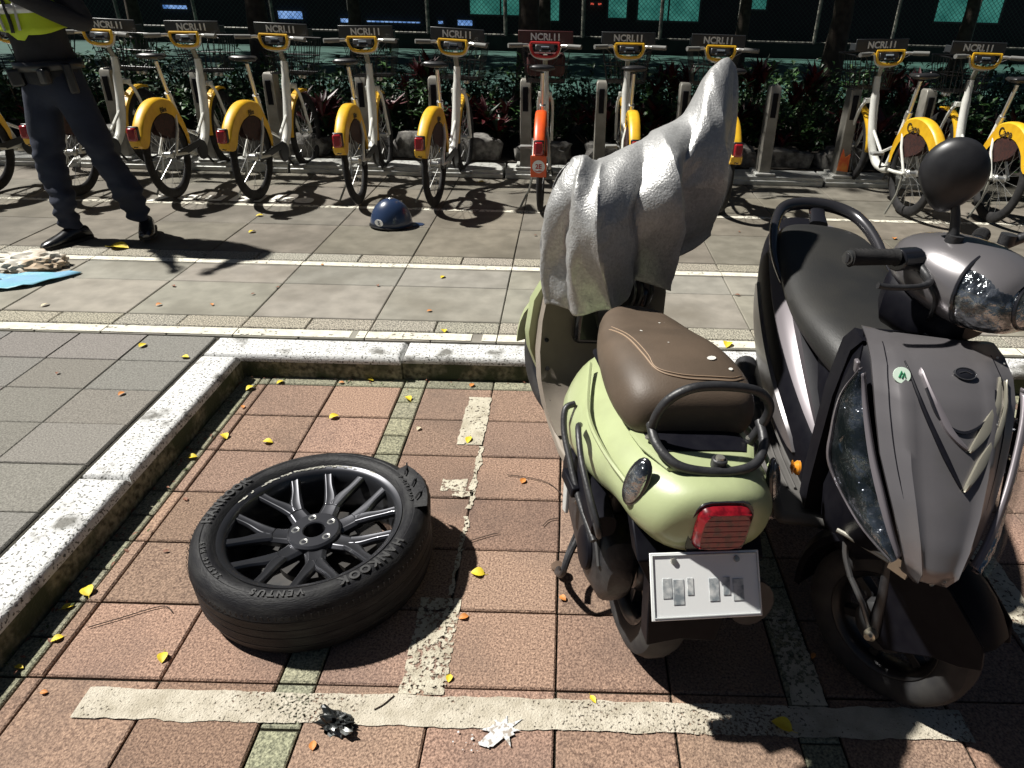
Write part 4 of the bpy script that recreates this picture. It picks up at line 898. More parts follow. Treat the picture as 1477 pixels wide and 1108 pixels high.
ring_faces(bm, [[Vector((w_, r*math.cos(a), r*math.sin(a))) for w_, r in ((-.065, .245), (-.055, .268), (0, .278), (.055, .268), (.065, .245), (.05, .25), (0, .262), (-.05, .25))] for a in aa]); obj('front_fender', bm, gpaint, gs, M=T(-.03, 1.15, .235) @ Z(R(20)))
bm = B(); [tube(bm, [(s_*.07-.03, 1.15, .235), (s_*.05-.01, 1.02, .50)], .017, 10) for s_ in (-1, 1)]; tube(bm, [(0, 1.04, .48), (0, .90, .90)], .03, 12); obj('fork', bm, blk_frame, gs)
bm = B(); tube(bm, cr([(-.13, .80, .93), (-.08, .83, .94), (0, .88, .93), (.16, .94, .95), (.22, 1.0, .95)], 5), .012, 8); hb = obj('handlebar', bm, blk_frame, gs)
bm = B(); [tube(bm, [(s_*.12+.02, .85+s_*.06, .94), (s_*.19+.03, .86+s_*.12, .945)], .018, 10) for s_ in (-1, 1)]; obj('grip', bm, rubber, hb)
bm = B(); ring_faces(bm, [se(s, w_, z0, z1, 20, 2.4) for s, w_, z0, z1 in ((.80, .05, .90, .96), (.84, .09, .87, 1.0), (.92, .10, .86, 1.0), (.97, .07, .88, .98))]); obj('headlamp_cowl', bm, gpaint, gs)
for s_ in (-1, 1):
    bm = B(); tube(bm, cr([(s_*.15, .85+s_*.06, .98), (s_*.17, .84, 1.02), (s_*.14+.04, .86, 1.05)], 5), .006, 6); obj('mirror_stem', bm, blk_frame, gs)
# black bag strap and hoses under the hem of the cover
bm = B()
for dx in (0, .02, .05): tube(bm, cr([(.03+dx, .70, .83), (.05+dx, .62, .78), (.06+dx, .66, .70), (.05+dx, .74, .62)], 5), .006, 6)
obj('cable', bm, sat_black, gs)
bm = B(); ring_faces(bm, [se(s, w_, z0, z1, 16, 3, .03) for s, w_, z0, z1 in ((.66, .05, .62, .80), (.68, .07, .58, .84), (.76, .08, .55, .9), (.82, .07, .55, .9))]); obj('steering_cover', bm, sat_black, gs)

# ---------------------------------------------------------------- silver cover over its handlebars (own thing)
cols_ = [
 [(-.055, 1.97, .615), (-.065, 2.0, .78), (-.045, 2.03, .92), (.005, 2.06, 1.005), (-.045, 2.06, .92), (-.055, 2.05, .62)],
 [(-.05, 1.90, .625), (-.068, 1.95, .78), (-.04, 1.98, .93), (.022, 2.03, 1.03), (-.02, 2.12, .88), (-.04, 2.12, .62)],
 [(.03, 1.80, .645), (.0, 1.87, .80), (.012, 1.93, .95), (.048, 2.0, 1.045), (.03, 2.2, .92), (.02, 2.25, .6)],
 [(.13, 1.84, .665), (.09, 1.86, .82), (.08, 1.95, .93), (.098, 2.05, 1.012), (.1, 2.28, .9), (.1, 2.35, .58)],
 [(.22, 1.86, .69), (.2, 1.87, .84), (.19, 1.97, .97), (.19, 2.12, 1.055), (.18, 2.36, .92), (.18, 2.44, .58)],
 [(.29, 1.92, .71), (.29, 1.94, .87), (.28, 2.03, 1.0), (.28, 2.2, 1.085), (.27, 2.45, .95), (.25, 2.52, .58)],
 [(.36, 2.0, .72), (.365, 2.04, .88), (.35, 2.12, 1.02), (.355, 2.27, 1.12), (.35, 2.5, 1.0), (.32, 2.58, .58)],
 [(.42, 2.1, .76), (.445, 2.15, .92), (.42, 2.22, 1.08), (.43, 2.35, 1.225), (.44, 2.5, 1.05), (.40, 2.6, .6)],
 [(.475, 2.2, .82), (.50, 2.24, .97), (.49, 2.3, 1.12), (.485, 2.4, 1.265), (.5, 2.48, 1.08), (.46, 2.6, .62)],
 [(.495, 2.26, .83), (.53, 2.3, 1.0), (.535, 2.36, 1.14), (.522, 2.42, 1.245), (.53, 2.46, 1.06), (.48, 2.55, .65)],
 [(.50, 2.36, .80), (.535, 2.38, .98), (.54, 2.41, 1.12), (.532, 2.43, 1.20), (.54, 2.42, 1.10), (.475, 2.42, .80)]]
cols_ = [[(c[0][0], c[0][1]+.085*g, c[0][2]-.038*g), c[1], (c[2][0], c[2][1]-.055*g, c[2][2]+.022*g), c[3], c[4], c[5]] for i, c in enumerate(cols_) for g in [min(1, i/2, (10-i)/3)]]
cc = [cr(c, 16) for c in cols_]; NV = len(cc[0]); grid = []
tr = [cr([cc[i][j] for i in range(len(cc))], 14) for j in range(NV)]
bm = B(); NU = len(tr[0])
def fold(u, v, p):
    """sharp creases running down from the two high points, flatter cloth between"""
    k_ = min(1, abs(v-.6)*3.0); f = 0
    for q, sgn in ((-.05, 1), (.17, -1), (.30, 1), (.42, -1), (.50, 1), (.60, -1), (.72, .6), (.86, -.5)):
        c = q+.10*(1-v/.6)*(q-.35)+.025*noise.noise(Vector((v*5, q*9, 0)))
        d = abs(u-c)/.075; f += sgn*.050*max(0, 1-d)**1.4*min(1, .25+abs(v-.6)*4)
    f += .007*(1-2.4*abs(noise.noise(Vector((u*7-v*3, v*1.6+u*3, 7)))))+.0022*(1-2.4*abs(noise.noise(Vector((u*24+v*9, v*13-u*6, 4)))))+.0008*noise.noise(Vector((u*60, v*40, 2)))
    def crease(x, y, z_):
        d, _ = noise.voronoi(Vector((x, y, z_))); return d[1]-d[0]
    f += .034*(crease(u*6+v*1.5, v*2.6-u*1.2, 3.3)-.25)*k_+.0075*(crease(u*15-v*3, v*9+u*4, 8.1)-.25)
    return f*(.3+.7*k_)
V = []
for i in range(NU):
    row = []
    for j in range(NV):
        p = tr[j][i]; a = tr[j][max(i-1, 0)]; b = tr[j][min(i+1, NU-1)]; c = tr[max(j-1, 0)][i]; d = tr[min(j+1, NV-1)][i]
        n_ = (b-a).cross(d-c); n_ = n_.normalized() if n_.length > 1e-7 else Vector((0, -1, 0))
        if n_.y > 0 and j < NV*.55: n_ = -n_
        if n_.y < 0 and j > NV*.65: n_ = -n_
        if NV*.55 <= j <= NV*.65 and n_.z < 0: n_ = -n_
        u, v = i/(NU-1), j/(NV-1); e_ = min(1, 8*u, 8*(1-u))
        row.append(bm.verts.new(p+n_*fold(u, v, p)*e_+Vector((0, 0, -.008*math.sin(u*40)*(v < .03)))))
    V.append(row)
for i in range(NU-1):
    for j in range(NV-1): bm.faces.new((V[i][j], V[i+1][j], V[i+1][j+1], V[i][j+1]))
silver_cloth = mat('silver_nylon', (.47, .47, .465), .43, .5, col2=(.36, .36, .355), scale=110, cpos=(.35, .7), bump=.55, bscale=170)
cov = obj('scooter_cover', bm, silver_cloth, None, ang=28)
cov.modifiers.new('solid', 'SOLIDIFY').thickness = .002
tag(cov, 'creased silver rain cover draped over the handlebars of the green scooter', 'scooter cover')

# ---------------------------------------------------------------- dark grey scooter, nose towards the camera
ds = thing('grey_scooter', 'matt dark grey scooter with its front wheel turned towards the right edge', 'scooter', (.862, 2.455, BAY), (0, R(-4), R(174.8)))
dpaint = mat('plum_grey', (.165, .156, .162), .30, .45, col3=(.11, .105, .10), scale3=6, pos3=(.55, .85), col2=(.145, .137, .143), scale=5, coat=.25)
stripe_m = mat('lilac_grey', (.19, .172, .185), .36, .4, coat=.15)
champ = mat('champagne_trim', (.34, .32, .26), .26, .5)
bk_seat = mat('black_vinyl', (.016, .016, .016), .48, col2=(.024, .023, .021), scale=6, bump=.25, bscale=260)
# centre line of the front panel: height -> (forward, half width, side sweep)
prof_ = [(.49, 1.385, .035, .02), (.515, 1.42, .048, .025), (.55, 1.432, .060, .03), (.60, 1.41, .080, .035), (.66, 1.37, .105, .04), (.72, 1.32, .128, .045), (.78, 1.27, .141, .045), (.83, 1.22, .149, .042), (.865, 1.165, .151, .036), (.885, 1.10, .150, .03), (.892, 1.04, .148, .024)]
def surf(x, z):
    s, w_, sw = interp(prof_, z); q = min(1.2, abs(x)/w_); return Vector((x, s-sw*q**2.2, z))
zz = [p[0] for p in lerp_sections([(p[0],) for p in prof_], 4)]
bm = B(); rr = []
for z in zz:
    s, w_, sw = interp(prof_, z); w_ = float(w_)
    front = [surf(x*w_, z)+Vector((0, .012*math.exp(-((abs(x)-.62)/.09)**2), 0)) for x in [-1+k/10 for k in range(21)]]
    back = [surf(x*w_*.97, z)+Vector((0, -.022, -.006)) for x in (1, .5, 0, -.5, -1)]
    rr.append(front+back)
ring_faces(bm, rr); pan = obj('front_panel', bm, dpaint, ds, ang=50)
# dark body behind the panel
bm = B(); rr = []
for z, w_, sb, sf in ((.30, .07, 1.0, 1.16), (.36, .10, .98, 1.20), (.44, .12, .97, 1.26), (.52, .115, .96, 1.33), (.58, .14, .95, 1.355), (.64, .158, .95, 1.34), (.70, .162, .95, 1.295), (.77, .158, .95, 1.235), (.83, .152, .96, 1.18), (.865, .146, .965, 1.125), (.878, .142, .98, 1.06)):
    n = 24; ring = []
    for k in range(n):
        a = 2*PI*k/n; ca, sa = math.cos(a), math.sin(a)
        x = math.copysign(abs(ca)**(2/3.2), ca)*w_; f = math.copysign(abs(sa)**(2/(2.2 if sa > 0 else 4)), sa); sc = (sb+sf)/2+f*(sf-sb)/2-.03*(abs(x)/w_)**2*(sa > 0)
        ring.append(Vector((x, sc, z)))
    rr.append(ring)
ring_faces(bm, rr); obj('front_body', bm, black_pl, ds)
# headlights on both flanks
for s_ in (1, -1):
    inner = [(.162, .845), (.157, .80), (.136, .72), (.113, .66), (.088, .60), (.068, .56)]
    outer = [Vector((.168, 1.14, .85)), Vector((.190, 1.135, .78)), Vector((.196, 1.16, .70)), Vector((.190, 1.20, .63)), Vector((.140, 1.315, .575)), Vector((.078, 1.395, .545))]
    I_ = cr([surf(x, z)+Vector((0, .004, 0)) for x, z in inner], 6); O_ = cr(outer, 6)
    for nm, a0, a1, lift, m_, jag in (('headlight_reflector', .10, .90, -.008, chrome_d, .0015), ('headlight_glass', .08, .92, .010, clear, 0), ('headlight_bezel', .0, .10, .012, stripe_m, 0), ('headlight_rim', .90, 1.0, .012, stripe_m, 0)):
        bm = B(); R_ = []
        for i_, (p, q) in enumerate(zip(I_, O_)):
            row = []
            for k in range(8):
                f = a0+(a1-a0)*k/7; c = p.lerp(q, f)+Vector((.55, .55, 0))*(.035*math.sin(PI*f)+lift*(1 if 0 < k < 7 else .1))+Vector([random.uniform(-jag, jag) for _ in range(3)]); row.append(Vector((c.x*s_, c.y, c.z)))
            R_.append(row)
        ring_faces(bm, R_, close_ring=False); obj(nm, bm, m_, ds, smooth=True, ang=80, solid=0 if jag else .003)
    for q, r_ in (((.168, 1.222, .70), .022), ((.176, 1.175, .775), .014)):
        bm = B(); lathe(bm, [(0, .002), (r_*.4, .000), (r_*.85, .009), (r_, .014), (r_*1.1, .012), (r_*1.15, .004)], frame((s_*q[0], q[1], q[2]), (-.6*s_, .75, 0), (0, -.25, 1)), 24); bl_ = obj('headlight_bowl', bm, chrome, ds)
        bm = B(); bmesh.ops.create_uvsphere(bm, u_segments=12, v_segments=8, radius=r_*.35, matrix=T(s_*(q[0]+.006), q[1]+.006, q[2])); obj('bulb', bm, crystal, bl_)
# chevron, badge, sticker and bolts on the panel
def on_panel(pts, lift=.004): return [surf(x, z)+Vector((0, lift*.7, lift*.7)) for x, z in pts]
def ribbon(pts, w0, w1, lift, name, m_, n=7):
    P = cr([Vector((x, z, 0)) for x, z in pts], n); bm = B(); R_ = []
    for i, p in enumerate(P):
        t = (P[min(i+1, len(P)-1)]-P[max(i-1, 0)]).normalized(); s = Vector((-t.y, t.x, 0)); f = i/(len(P)-1); w_ = w0+(w1-w0)*f
        R_.append([surf((p+s*w_*k).x, (p+s*w_*k).y)+Vector((0, 1, 1))*.7*(lift if abs(k) < .9 else -.002) for k in (-1, -.8, 0, .8, 1)])
    ring_faces(bm, R_, close_ring=False); return obj(name, bm, m_, pan)
def leafrib(pts, wmax, pk, lift, name, m_, n=8):
    P = cr([Vector((x, z, 0)) for x, z in pts], n); bm = B(); R_ = []
    for i, p in enumerate(P):
        t = (P[min(i+1, len(P)-1)]-P[max(i-1, 0)]).normalized(); s = Vector((-t.y, t.x, 0)); f = i/(len(P)-1); w_ = .0015+wmax*(f/pk if f < pk else (1-f)/(1-pk))**.8
        R_.append([surf((p+s*w_*k).x, (p+s*w_*k).y)+Vector((0, 1, 1))*.7*h_ for k, h_ in ((-1, -.003), (-.85, lift), (0, lift*1.25), (.85, lift), (1, -.003))])
    ring_faces(bm, R_, close_ring=False); return obj(name, bm, m_, pan)
leafrib([(.056, .868), (.038, .835), (.008, .79), (-.030, .762)], .006, .6, .007, 'chevron_arm', stripe_m)
leafrib([(-.114, .866), (-.098, .83), (-.066, .79), (-.034, .757)], .011, .62, .006, 'chevron_arm', champ)
leafrib([(.085, .872), (.060, .82), (.018, .755), (-.022, .700)], .004, .7, .005, 'chevron_arm', black_pl)
leafrib([(-.128, .862), (-.108, .80), (-.066, .745), (-.026, .695)], .009, .70, .007, 'chevron_arm', champ)
ribbon([(.050, .845), (.026, .805), (-.022, .788), (-.078, .812), (-.098, .85)], .0025, .0025, .006, 'chevron_inlay', blk_paint)
Mb = frame(surf(-.035, .868)+Vector((0, .004, .004)), (-1, .0, 0), (0, -.62, .5))
bm = B(); lathe(bm, [(0, .004), (.018, .0035), (.023, .001), (.0235, -.002)], Mb @ Matrix.Diagonal((1.0, .62, 1, 1)), 28); bd = obj('maker_badge', bm, blk_paint, pan)
bm = B(); tube(bm, [Mb @ Vector((.022*math.cos(a), .0135*math.sin(a), .003)) for a in [2*PI*k/24 for k in range(24)]], .0012, 6, True); tube(bm, [Mb @ Vector(p) for p in ((-.013, 0, .0045), (0, .005, .0045), (.013, 0, .0045))], .0012, 5); obj('badge_ring', bm, mat('dim_chrome', (.16, .16, .17), .3, .8), bd)
Mk = frame(surf(.098, .853)+Vector((.0, .006, .006)), (-1, .1, 0), (0, -.5, .6))
bm = B(); lathe(bm, [(0, .0012), (.0175, .001), (.018, -.001)], Mk, 28); sk = obj('round_sticker', bm, mat('sticker_pale', (.55, .66, .56), .5), pan)
bm = B(); 
for pts in ([(-.006, -.006), (-.002, .008), (.001, .002)], [(.0, -.007), (.004, .006), (.007, -.004)]): tube(bm, [Mk @ Vector((*p, .002)) for p in pts], .0016, 5)
obj('sticker_mark', bm, mat('sticker_green', (.03, .22, .10), .5), sk)
for x, z in ((-.128, .884), (-.14, .878), (-.128, .86), (-.10, .835), (-.095, .80)):
    bm = B(); bmesh.ops.create_uvsphere(bm, u_segments=8, v_segments=6, radius=.0028, matrix=T(*(surf(x, z)+Vector((0, .003, .003))))); obj('paint_chip', bm, silver, pan)
for s_ in (-1, 1): ribbon([(s_*.118, .886), (s_*.122, .84), (s_*.115, .78), (s_*.098, .71), (s_*.07, .63), (s_*.045, .56)], .0012, .0012, .0012, 'panel_seam', black_pl)
for x, z in ((.0, .515), (-.02, .53)):
    bm = B(); lathe(bm, [(0, .002), (.004, .0015), (.005, 0)], frame(surf(x, z), (1, 0, 0), (0, -.3, 1)), 10); obj('panel_screw', bm, bolt_m, pan)
bm = B(); box(bm, (.176, 1.13, .845), (.010, .02, .03), Yr(.2).to_3x3()); obj('side_clip', bm, stripe_m, pan, bevel=.003)
# inner leg shield, floor
bm = B(); rr = []
for s, w_, z in ((.95, .13, .34), (.95, .14, .42), (.955, .15, .55), (.96, .16, .70), (.97, .158, .83), (1.0, .15, .872)):
    rr.append([Vector((x*w_, s-.02*abs(x)**4, z)) for x in (-1, -.8, -.4, 0, .4, .8, 1)]+[Vector((x*w_, s+.05, z)) for x in (1, 0, -1)])
ring_faces(bm, rr); obj('inner_leg_shield', bm, black_pl, ds)
floor_m = mat('floor_grey', (.075, .072, .068), .6, col2=(.10, .095, .09), scale=10)
bm = B(); box(bm, (0, .72, .305), (.40, .60, .04)); fl = obj('floorboard', bm, floor_m, ds, bevel=.018)
for s_ in (-1, 1):
    for k in range(4):
        bm = B(); tube(bm, cr([(s_*(.10+.022*k), .48, .328), (s_*(.105+.022*k), .70, .328), (s_*(.09+.022*k), .90, .33)], 5), .004, 6); obj('floor_rib', bm, floor_m, fl)
bm = B(); ring_faces(bm, [se(s, w_, z0, z1, 20, 3) for s, w_, z0, z1 in ((.42, .235, .24, .33), (.60, .225, .25, .33), (.80, .215, .25, .32), (.98, .18, .27, .33))]); obj('lower_side_cover', bm, floor_m, ds)
bm = B(); ring_faces(bm, [se(s, w_, z0, z1, 20, 3) for s, w_, z0, z1 in ((.96, .03, .42, .50), (.98, .05, .36, .58), (.90, .09, .34, .50), (.80, .10, .33, .42))]); obj('centre_tunnel', bm, black_pl, ds)
bm = B(); lathe(bm, [(0, .016), (.012, .014), (.019, .006), (.019, 0)], T(.195, 1.045, .50) @ Yr(PI/2), 20)
for k in range(5): tube(bm, [(.212, 1.045+.006*(k-2), .488), (.212, 1.045+.006*(k-2), .512)], .0018, 4)
obj('side_reflector', bm, mat('amber', (.65, .25, .02), .25, coat=1.), ds)
# rear body
rows_ = [(-.34, .06, .68, .755), (-.28, .105, .62, .785), (-.15, .155, .56, .80), (.05, .19, .49, .81), (.25, .212, .43, .785), (.45, .215, .375, .73), (.62, .20, .335, .665), (.78, .165, .31, .58), (.90, .12, .29, .50)]
L5 = lerp_sections(rows_, 4)
bm = B(); ring_faces(bm, [se(r[0], r[1], r[2], r[3], 36, 2.6) for r in L5]); db = obj('rear_body', bm, black_pl, ds)
for s_ in (1, -1):
    mir = (lambda a: a) if s_ > 0 else (lambda a: PI-a)
    for nm, f0, f1, s0, s1, off, m_ in (('side_stripe', lambda f: .42, lambda f: .98, -.28, .90, .012, stripe_m), ('side_fin', lambda f: -.28, lambda f: .20, .10, .84, .008, dpaint), ('lower_trim', lambda f: -.95, lambda f: -.5, -.1, .8, .007, floor_m)):
        bm = strip_on(L5, (lambda f, g=f0: mir(g(f))), (lambda f, g=f1: mir(g(f))), s0, s1, off); obj(nm, bm, m_, db)
bm = B(); ring_faces(bm, [se(s, w_, z0, z1, 20, 3) for s, w_, z0, z1 in ((.62, .10, .60, .70), (.75, .11, .52, .70), (.86, .10, .44, .66), (.92, .07, .40, .56))]); obj('seat_front_panel', bm, black_pl, ds)
# seat
sr = [(-.06, .05, .78, .80), (-.045, .105, .77, .822), (.0, .145, .76, .838), (.07, .165, .75, .845), (.16, .176, .74, .840), (.26, .182, .725, .822), (.36, .185, .70, .805), (.48, .182, .675, .785), (.60, .168, .655, .775), (.72, .140, .64, .765), (.82, .105, .63, .745), (.88, .07, .625, .715), (.90, .03, .635, .68)]
bm = B(); L6 = lerp_sections(sr, 5); ring_faces(bm, [se(r[0], r[1], r[2], r[3], 36, 2.7, 0, .86) for r in L6]); dse = obj('seat', bm, bk_seat, ds)
bm = B(); tube(bm, cr([(.075, .865, .655), (.072, .85, .715), (.045, .825, .750), (0, .82, .758), (-.045, .825, .750), (-.072, .85, .715), (-.075, .865, .655)], 5), .006, 8); obj('seat_piping', bm, bk_seat, dse)
# grab rail loop
bm = B(); P = cr([(.178, .36, .735), (.188, .20, .775), (.176, .05, .825), (.140, -.07, .86), (.08, -.12, .875), (0, -.135, .88), (-.08, -.12, .875), (-.140, -.07, .86), (-.176, .05, .825), (-.188, .20, .775), (-.178, .36, .735)], 6)
tube(bm, P, [.009+.014*max(0., math.sin(PI*i/(len(P)-1)))**.5 for i in range(len(P))], 14, flat=.75); rl = obj('grab_rail', bm, mat('rail_black_grey', (.035, .034, .038), .25, .4, coat=.6), ds)
bm = B(); ring_faces(bm, [se(s, w_, z0, z1, 12, 3) for s, w_, z0, z1 in ((-.125, .03, .845, .875), (-.09, .028, .82, .86), (-.05, .035, .80, .84))]); obj('rail_bracket', bm, blk_paint, rl)
bm = B(); ring_faces(bm, [se(s, w_, z0, z1, 20, 3) for s, w_, z0, z1 in ((-.33, .07, .66, .74), (-.37, .065, .67, .735))]); obj('tail_lamp', bm, lamp_red, ds)
# wheels
scooter_wheel(ds, 'rear_wheel', (0, 0, .23), .23, .12)
ST = R(42); Msw = T(-.07, 1.235, .215) @ Z(ST)
scooter_wheel(ds, 'front_wheel', (0, 0, 0), .213, .095, Msw, mat('rim_dark_steel', (.03, .03, .032), .35, .6))
bm = B(); lathe(bm, [(0, .072), (.012, .072), (.012, .062), (.055, .058), (.066, .048), (.068, .0)], Msw @ Yr(PI/2), 32); obj('drum_brake', bm, mat('cast_dark', (.05, .05, .052), .5, .5), ds)
bm = B(); lathe(bm, [(0, .026), (.0085, .026), (.011, .018), (.015, .016), (.015, 0)], Msw @ T(.078, 0, 0) @ Yr(PI/2), 16); obj('axle_nut', bm, mat('nut_bright', (.65, .6, .48), .3, .8), ds)
bm = B(); tube(bm, [(.075, -.01, .0), (.08, -.05, .06), (.075, -.10, .10)], .007, 8); tube(bm, cr([(.075, -.10, .10), (.07, -.135, .15), (.06, -.15, .22), (.03, -.12, .33)], 5), .0075, 8); obj('brake_arm', bm, mat('arm_grey', (.14, .14, .14), .4, .6), ds, M=Msw)
bm = B()
for s_ in (-1, 1): tube(bm, [(s_*.070, .0, .0), (s_*.066, -.02, .12), (s_*.055, -.06, .30)], .013, 12)
box(bm, (0, -.10, .31), (.15, .05, .04)); obj('fork', bm, blk_frame, ds, M=Msw)
bm = B(); aa = [R(a) for a in range(149, -22, -9)]
ring_faces(bm, [[Vector((w_, r*math.cos(a)*-1, r*math.sin(a)+.01)) for w_, r in ((-.066, .222), (-.062, .24), (-.03, .256), (.03, .256), (.062, .24), (.066, .222), (.055, .226), (-.055, .226))] for a in aa]); ff = obj('front_fender', bm, black_pl, ds, M=Msw)
bm = B()
for s_ in (1, -1):
    Mx = Matrix(((0, 0, 1, s_*.068-.003), (1, 0, 0, 0), (0, 1, 0, 0), (0, 0, 0, 1)))
    prism(bm, [(.222, .10), (.205, .155), (.10, .235), (-.03, .25), (-.03, .10), (-.025, .02), (.0, -.02), (.035, -.03), (.075, .0), (.13, .045), (.185, .07)], .006, Mx)
obj('fender_side', bm, black_pl, ff, M=Msw, bevel=.003)
bm = B(); tube(bm, [(.10, -.16, .215), (.085, -.03, .225)], .006, 8); tube(bm, [(.10, -.16, .215), (.085, -.03, .215)], .005, 8); box(bm, (.085, -.005, .222), (.012, .045, .04)); obj('cable_stay', bm, bolt_m, ds, M=Msw)
bm = B(); tube(bm, [(-.02, 1.12, .44), (-.03, .93, .96)], .028, 12); obj('steering_column', bm, blk_frame, ds)
bm = B(); box(bm, (0, .22, .30), (.22, .42, .24)); box(bm, (.0, .55, .22), (.18, .3, .14)); obj('engine_block', bm, blk_frame, ds, bevel=.03)
bm = B(); tube(bm, [(.10, .35, .18), (.12, .15, .18), (.12, .0, .18), (.12, -.1, .20)], [.02, .045, .05, .045], 14); obj('exhaust', bm, blk_frame, ds)
bm = B(); ring_faces(bm, [[Vector((x*w_, s, z)) for x in (-1, 0, 1)]+[Vector((x*w_, s+.03, z)) for x in (1, 0, -1)] for s, w_, z in ((-.30, .09, .62), (-.34, .085, .45), (-.36, .08, .33))]); obj('rear_mudguard', bm, black_pl, ds)
# handlebar, steered to its left
Mh = T(-.055, .90, 1.03) @ Z(R(38))
cw_rows = [(-.13, .05, -.05, .02), (-.10, .085, -.075, .04), (-.03, .115, -.10, .06), (.05, .125, -.115, .062), (.11, .12, -.115, .055), (.155, .105, -.10, .04), (.175, .085, -.085, .025)]
bm = B(); ring_faces(bm, [se(r[0], r[1], r[2], r[3], 30, 2.5, 0, .85, .0) for r in lerp_sections(cw_rows, 4)]); hc = obj('handlebar_cowl', bm, dpaint, ds, M=Mh)
bm = B(); ring_faces(bm, [se(s, w_, z0, z1, 20, 3) for s, w_, z0, z1 in ((-.12, .06, -.16, -.04), (-.09, .09, -.19, -.04), (.0, .095, -.20, -.06), (.07, .08, -.18, -.08), (.10, .05, -.15, -.09))]); obj('lower_cowl', bm, black_pl, ds, M=Mh)
bm = B(); L7 = lerp_sections([(.085, .129, -.112, .052), (.12, .122, -.112, .048), (.165, .102, -.098, .035), (.188, .07, -.075, .015), (.195, .03, -.05, -.01)], 4)
ring_faces(bm, [se(r[0], r[1], r[2], r[3], 30, 2.5, 0, .9, -.012) for r in L7]); hl = obj('headlight_lens', bm, crystal, ds, M=Mh)
bm = B(); 
for r in (L7[0], L7[-5]): tube(bm, se(r[0], r[1]+.002, r[2]-.002, r[3]+.002, 30, 2.5, 0, .9, -.012), .0045, 6, True)
obj('lens_trim', bm, blk_paint, hl, M=Mh)
for s_ in (1, -1):
    bm = B(); P = cr([(s_*.08, -.03, .0), (s_*.15, -.045, .015), (s_*.28, -.095, .01)], 5); tube(bm, P, .011, 10); hb_ = obj('handlebar', bm, blk_frame, ds, M=Mh)
    bm = B(); tube(bm, [(s_*.165, -.05, .015), (s_*.172, -.053, .015), (s_*.262, -.090, .01), (s_*.268, -.093, .01)], [.021, .0175, .0175, .021], 16)
    for k in range(9): tube(bm, [(s_*(.175+.0095*k)+s_*.001, -.0555-.0042*k, .0145-.0004*k), (s_*(.180+.0095*k), -.0575-.0042*k, .0143-.0004*k)], .0185, 16)
    gp = obj('grip', bm, rubber, hb_, M=Mh)
    bm = B(); lathe(bm, [(0, .012), (.014, .011), (.017, .004), (.017, 0)], Mh @ frame((s_*.268, -.093, .01), (0, 1, 0), (0, 0, 1)) @ Matrix.Diagonal((1, 1, s_, 1)), 18); obj('bar_end', bm, mat('bar_end_grey', (.12, .12, .12), .35, .8), hb_)
    bm = B(); ring_faces(bm, [[Vector((s_*x, y0+.028*math.cos(a), .008+.026*math.sin(a))) for a in [2*PI*k/14 for k in range(14)]] for x, y0 in ((.10, -.04), (.12, -.045), (.155, -.05), (.162, -.05))]); obj('switch_housing', bm, blk_paint, hb_, M=Mh, bevel=.003)
    bm = B(); tube(bm, cr([(s_*.11, -.015, -.005), (s_*.14, .03, -.015), (s_*.19, .035, -.02), (s_*.25, .01, -.022), (s_*.275, -.005, -.02)], 5), [.012, .011, .010, .0085, .0085, .0085, .008, .008, .008, .007, .007, .007, .007, .007, .007, .007, .007, .007, .007, .007, .008], 10); obj('brake_lever', bm, blk_frame, hb_, M=Mh)
    bm = B(); tube(bm, cr([(s_*.12, -.01, -.01), (s_*.13, .05, -.05), (s_*.07, .02, -.14), (s_*.02, -.04, -.20)], 6), .005, 6); obj('brake_cable', bm, sat_black, hb_, M=Mh)
# mirrors: the right one is the big dark disc seen from behind
def mirror(base, elbow, c, nrm, rx, rz):
    bm = B(); tube(bm, cr([base, elbow, tuple(Vector(elbow).lerp(Vector(c), .62))], 6), [.013-.005*i/12 for i in range(13)], 10); tube(bm, [base, tuple(Vector(base)+Vector((0, 0, .025)))], .019, 12); ms = obj('mirror_stem', bm, blk_frame, ds)
    Mm = frame(c, Vector((0, 0, 1)).cross(Vector(nrm)), (0, 0, 1)); bm = B()
    pr2 = [(0, .030), (.35, .028), (.7, .021), (.9, .012), (1.0, .0), (1.0, -.008), (.93, -.010)]
    lathe(bm, pr2, Mm @ Matrix.Diagonal((rx, rz, 1, 1)), 44)
    for v in bm.verts:
        q = Mm.inverted() @ v.co
        if q.y < 0: q.x *= 1-.38*min(1, (-q.y/rz))**1.6; q.y *= 1.12
        v.co = Mm @ q
    mh = obj('mirror_housing', bm, mat('mirror_black', (.012, .012, .014), .4, col2=(.02, .02, .022), scale=30), ds)
    bm = B(); lathe(bm, [(0, -.009), (.93, -.009)], Mm @ Matrix.Diagonal((rx*.98, rz*.98, 1, 1)), 40); obj('mirror_glass', bm, mat('mirror_glass', (.8, .8, .8), .03, 1.), mh)
mirror((-.02, .925, 1.075), (-.012, .915, 1.13), (.022, .90, 1.225), (.30, .92, .12), .070, .076)
mirror((-.20, .80, 1.06), (-.30, .80, 1.12), (-.47, .80, 1.19), (-.1, .95, .1), .070, .076)
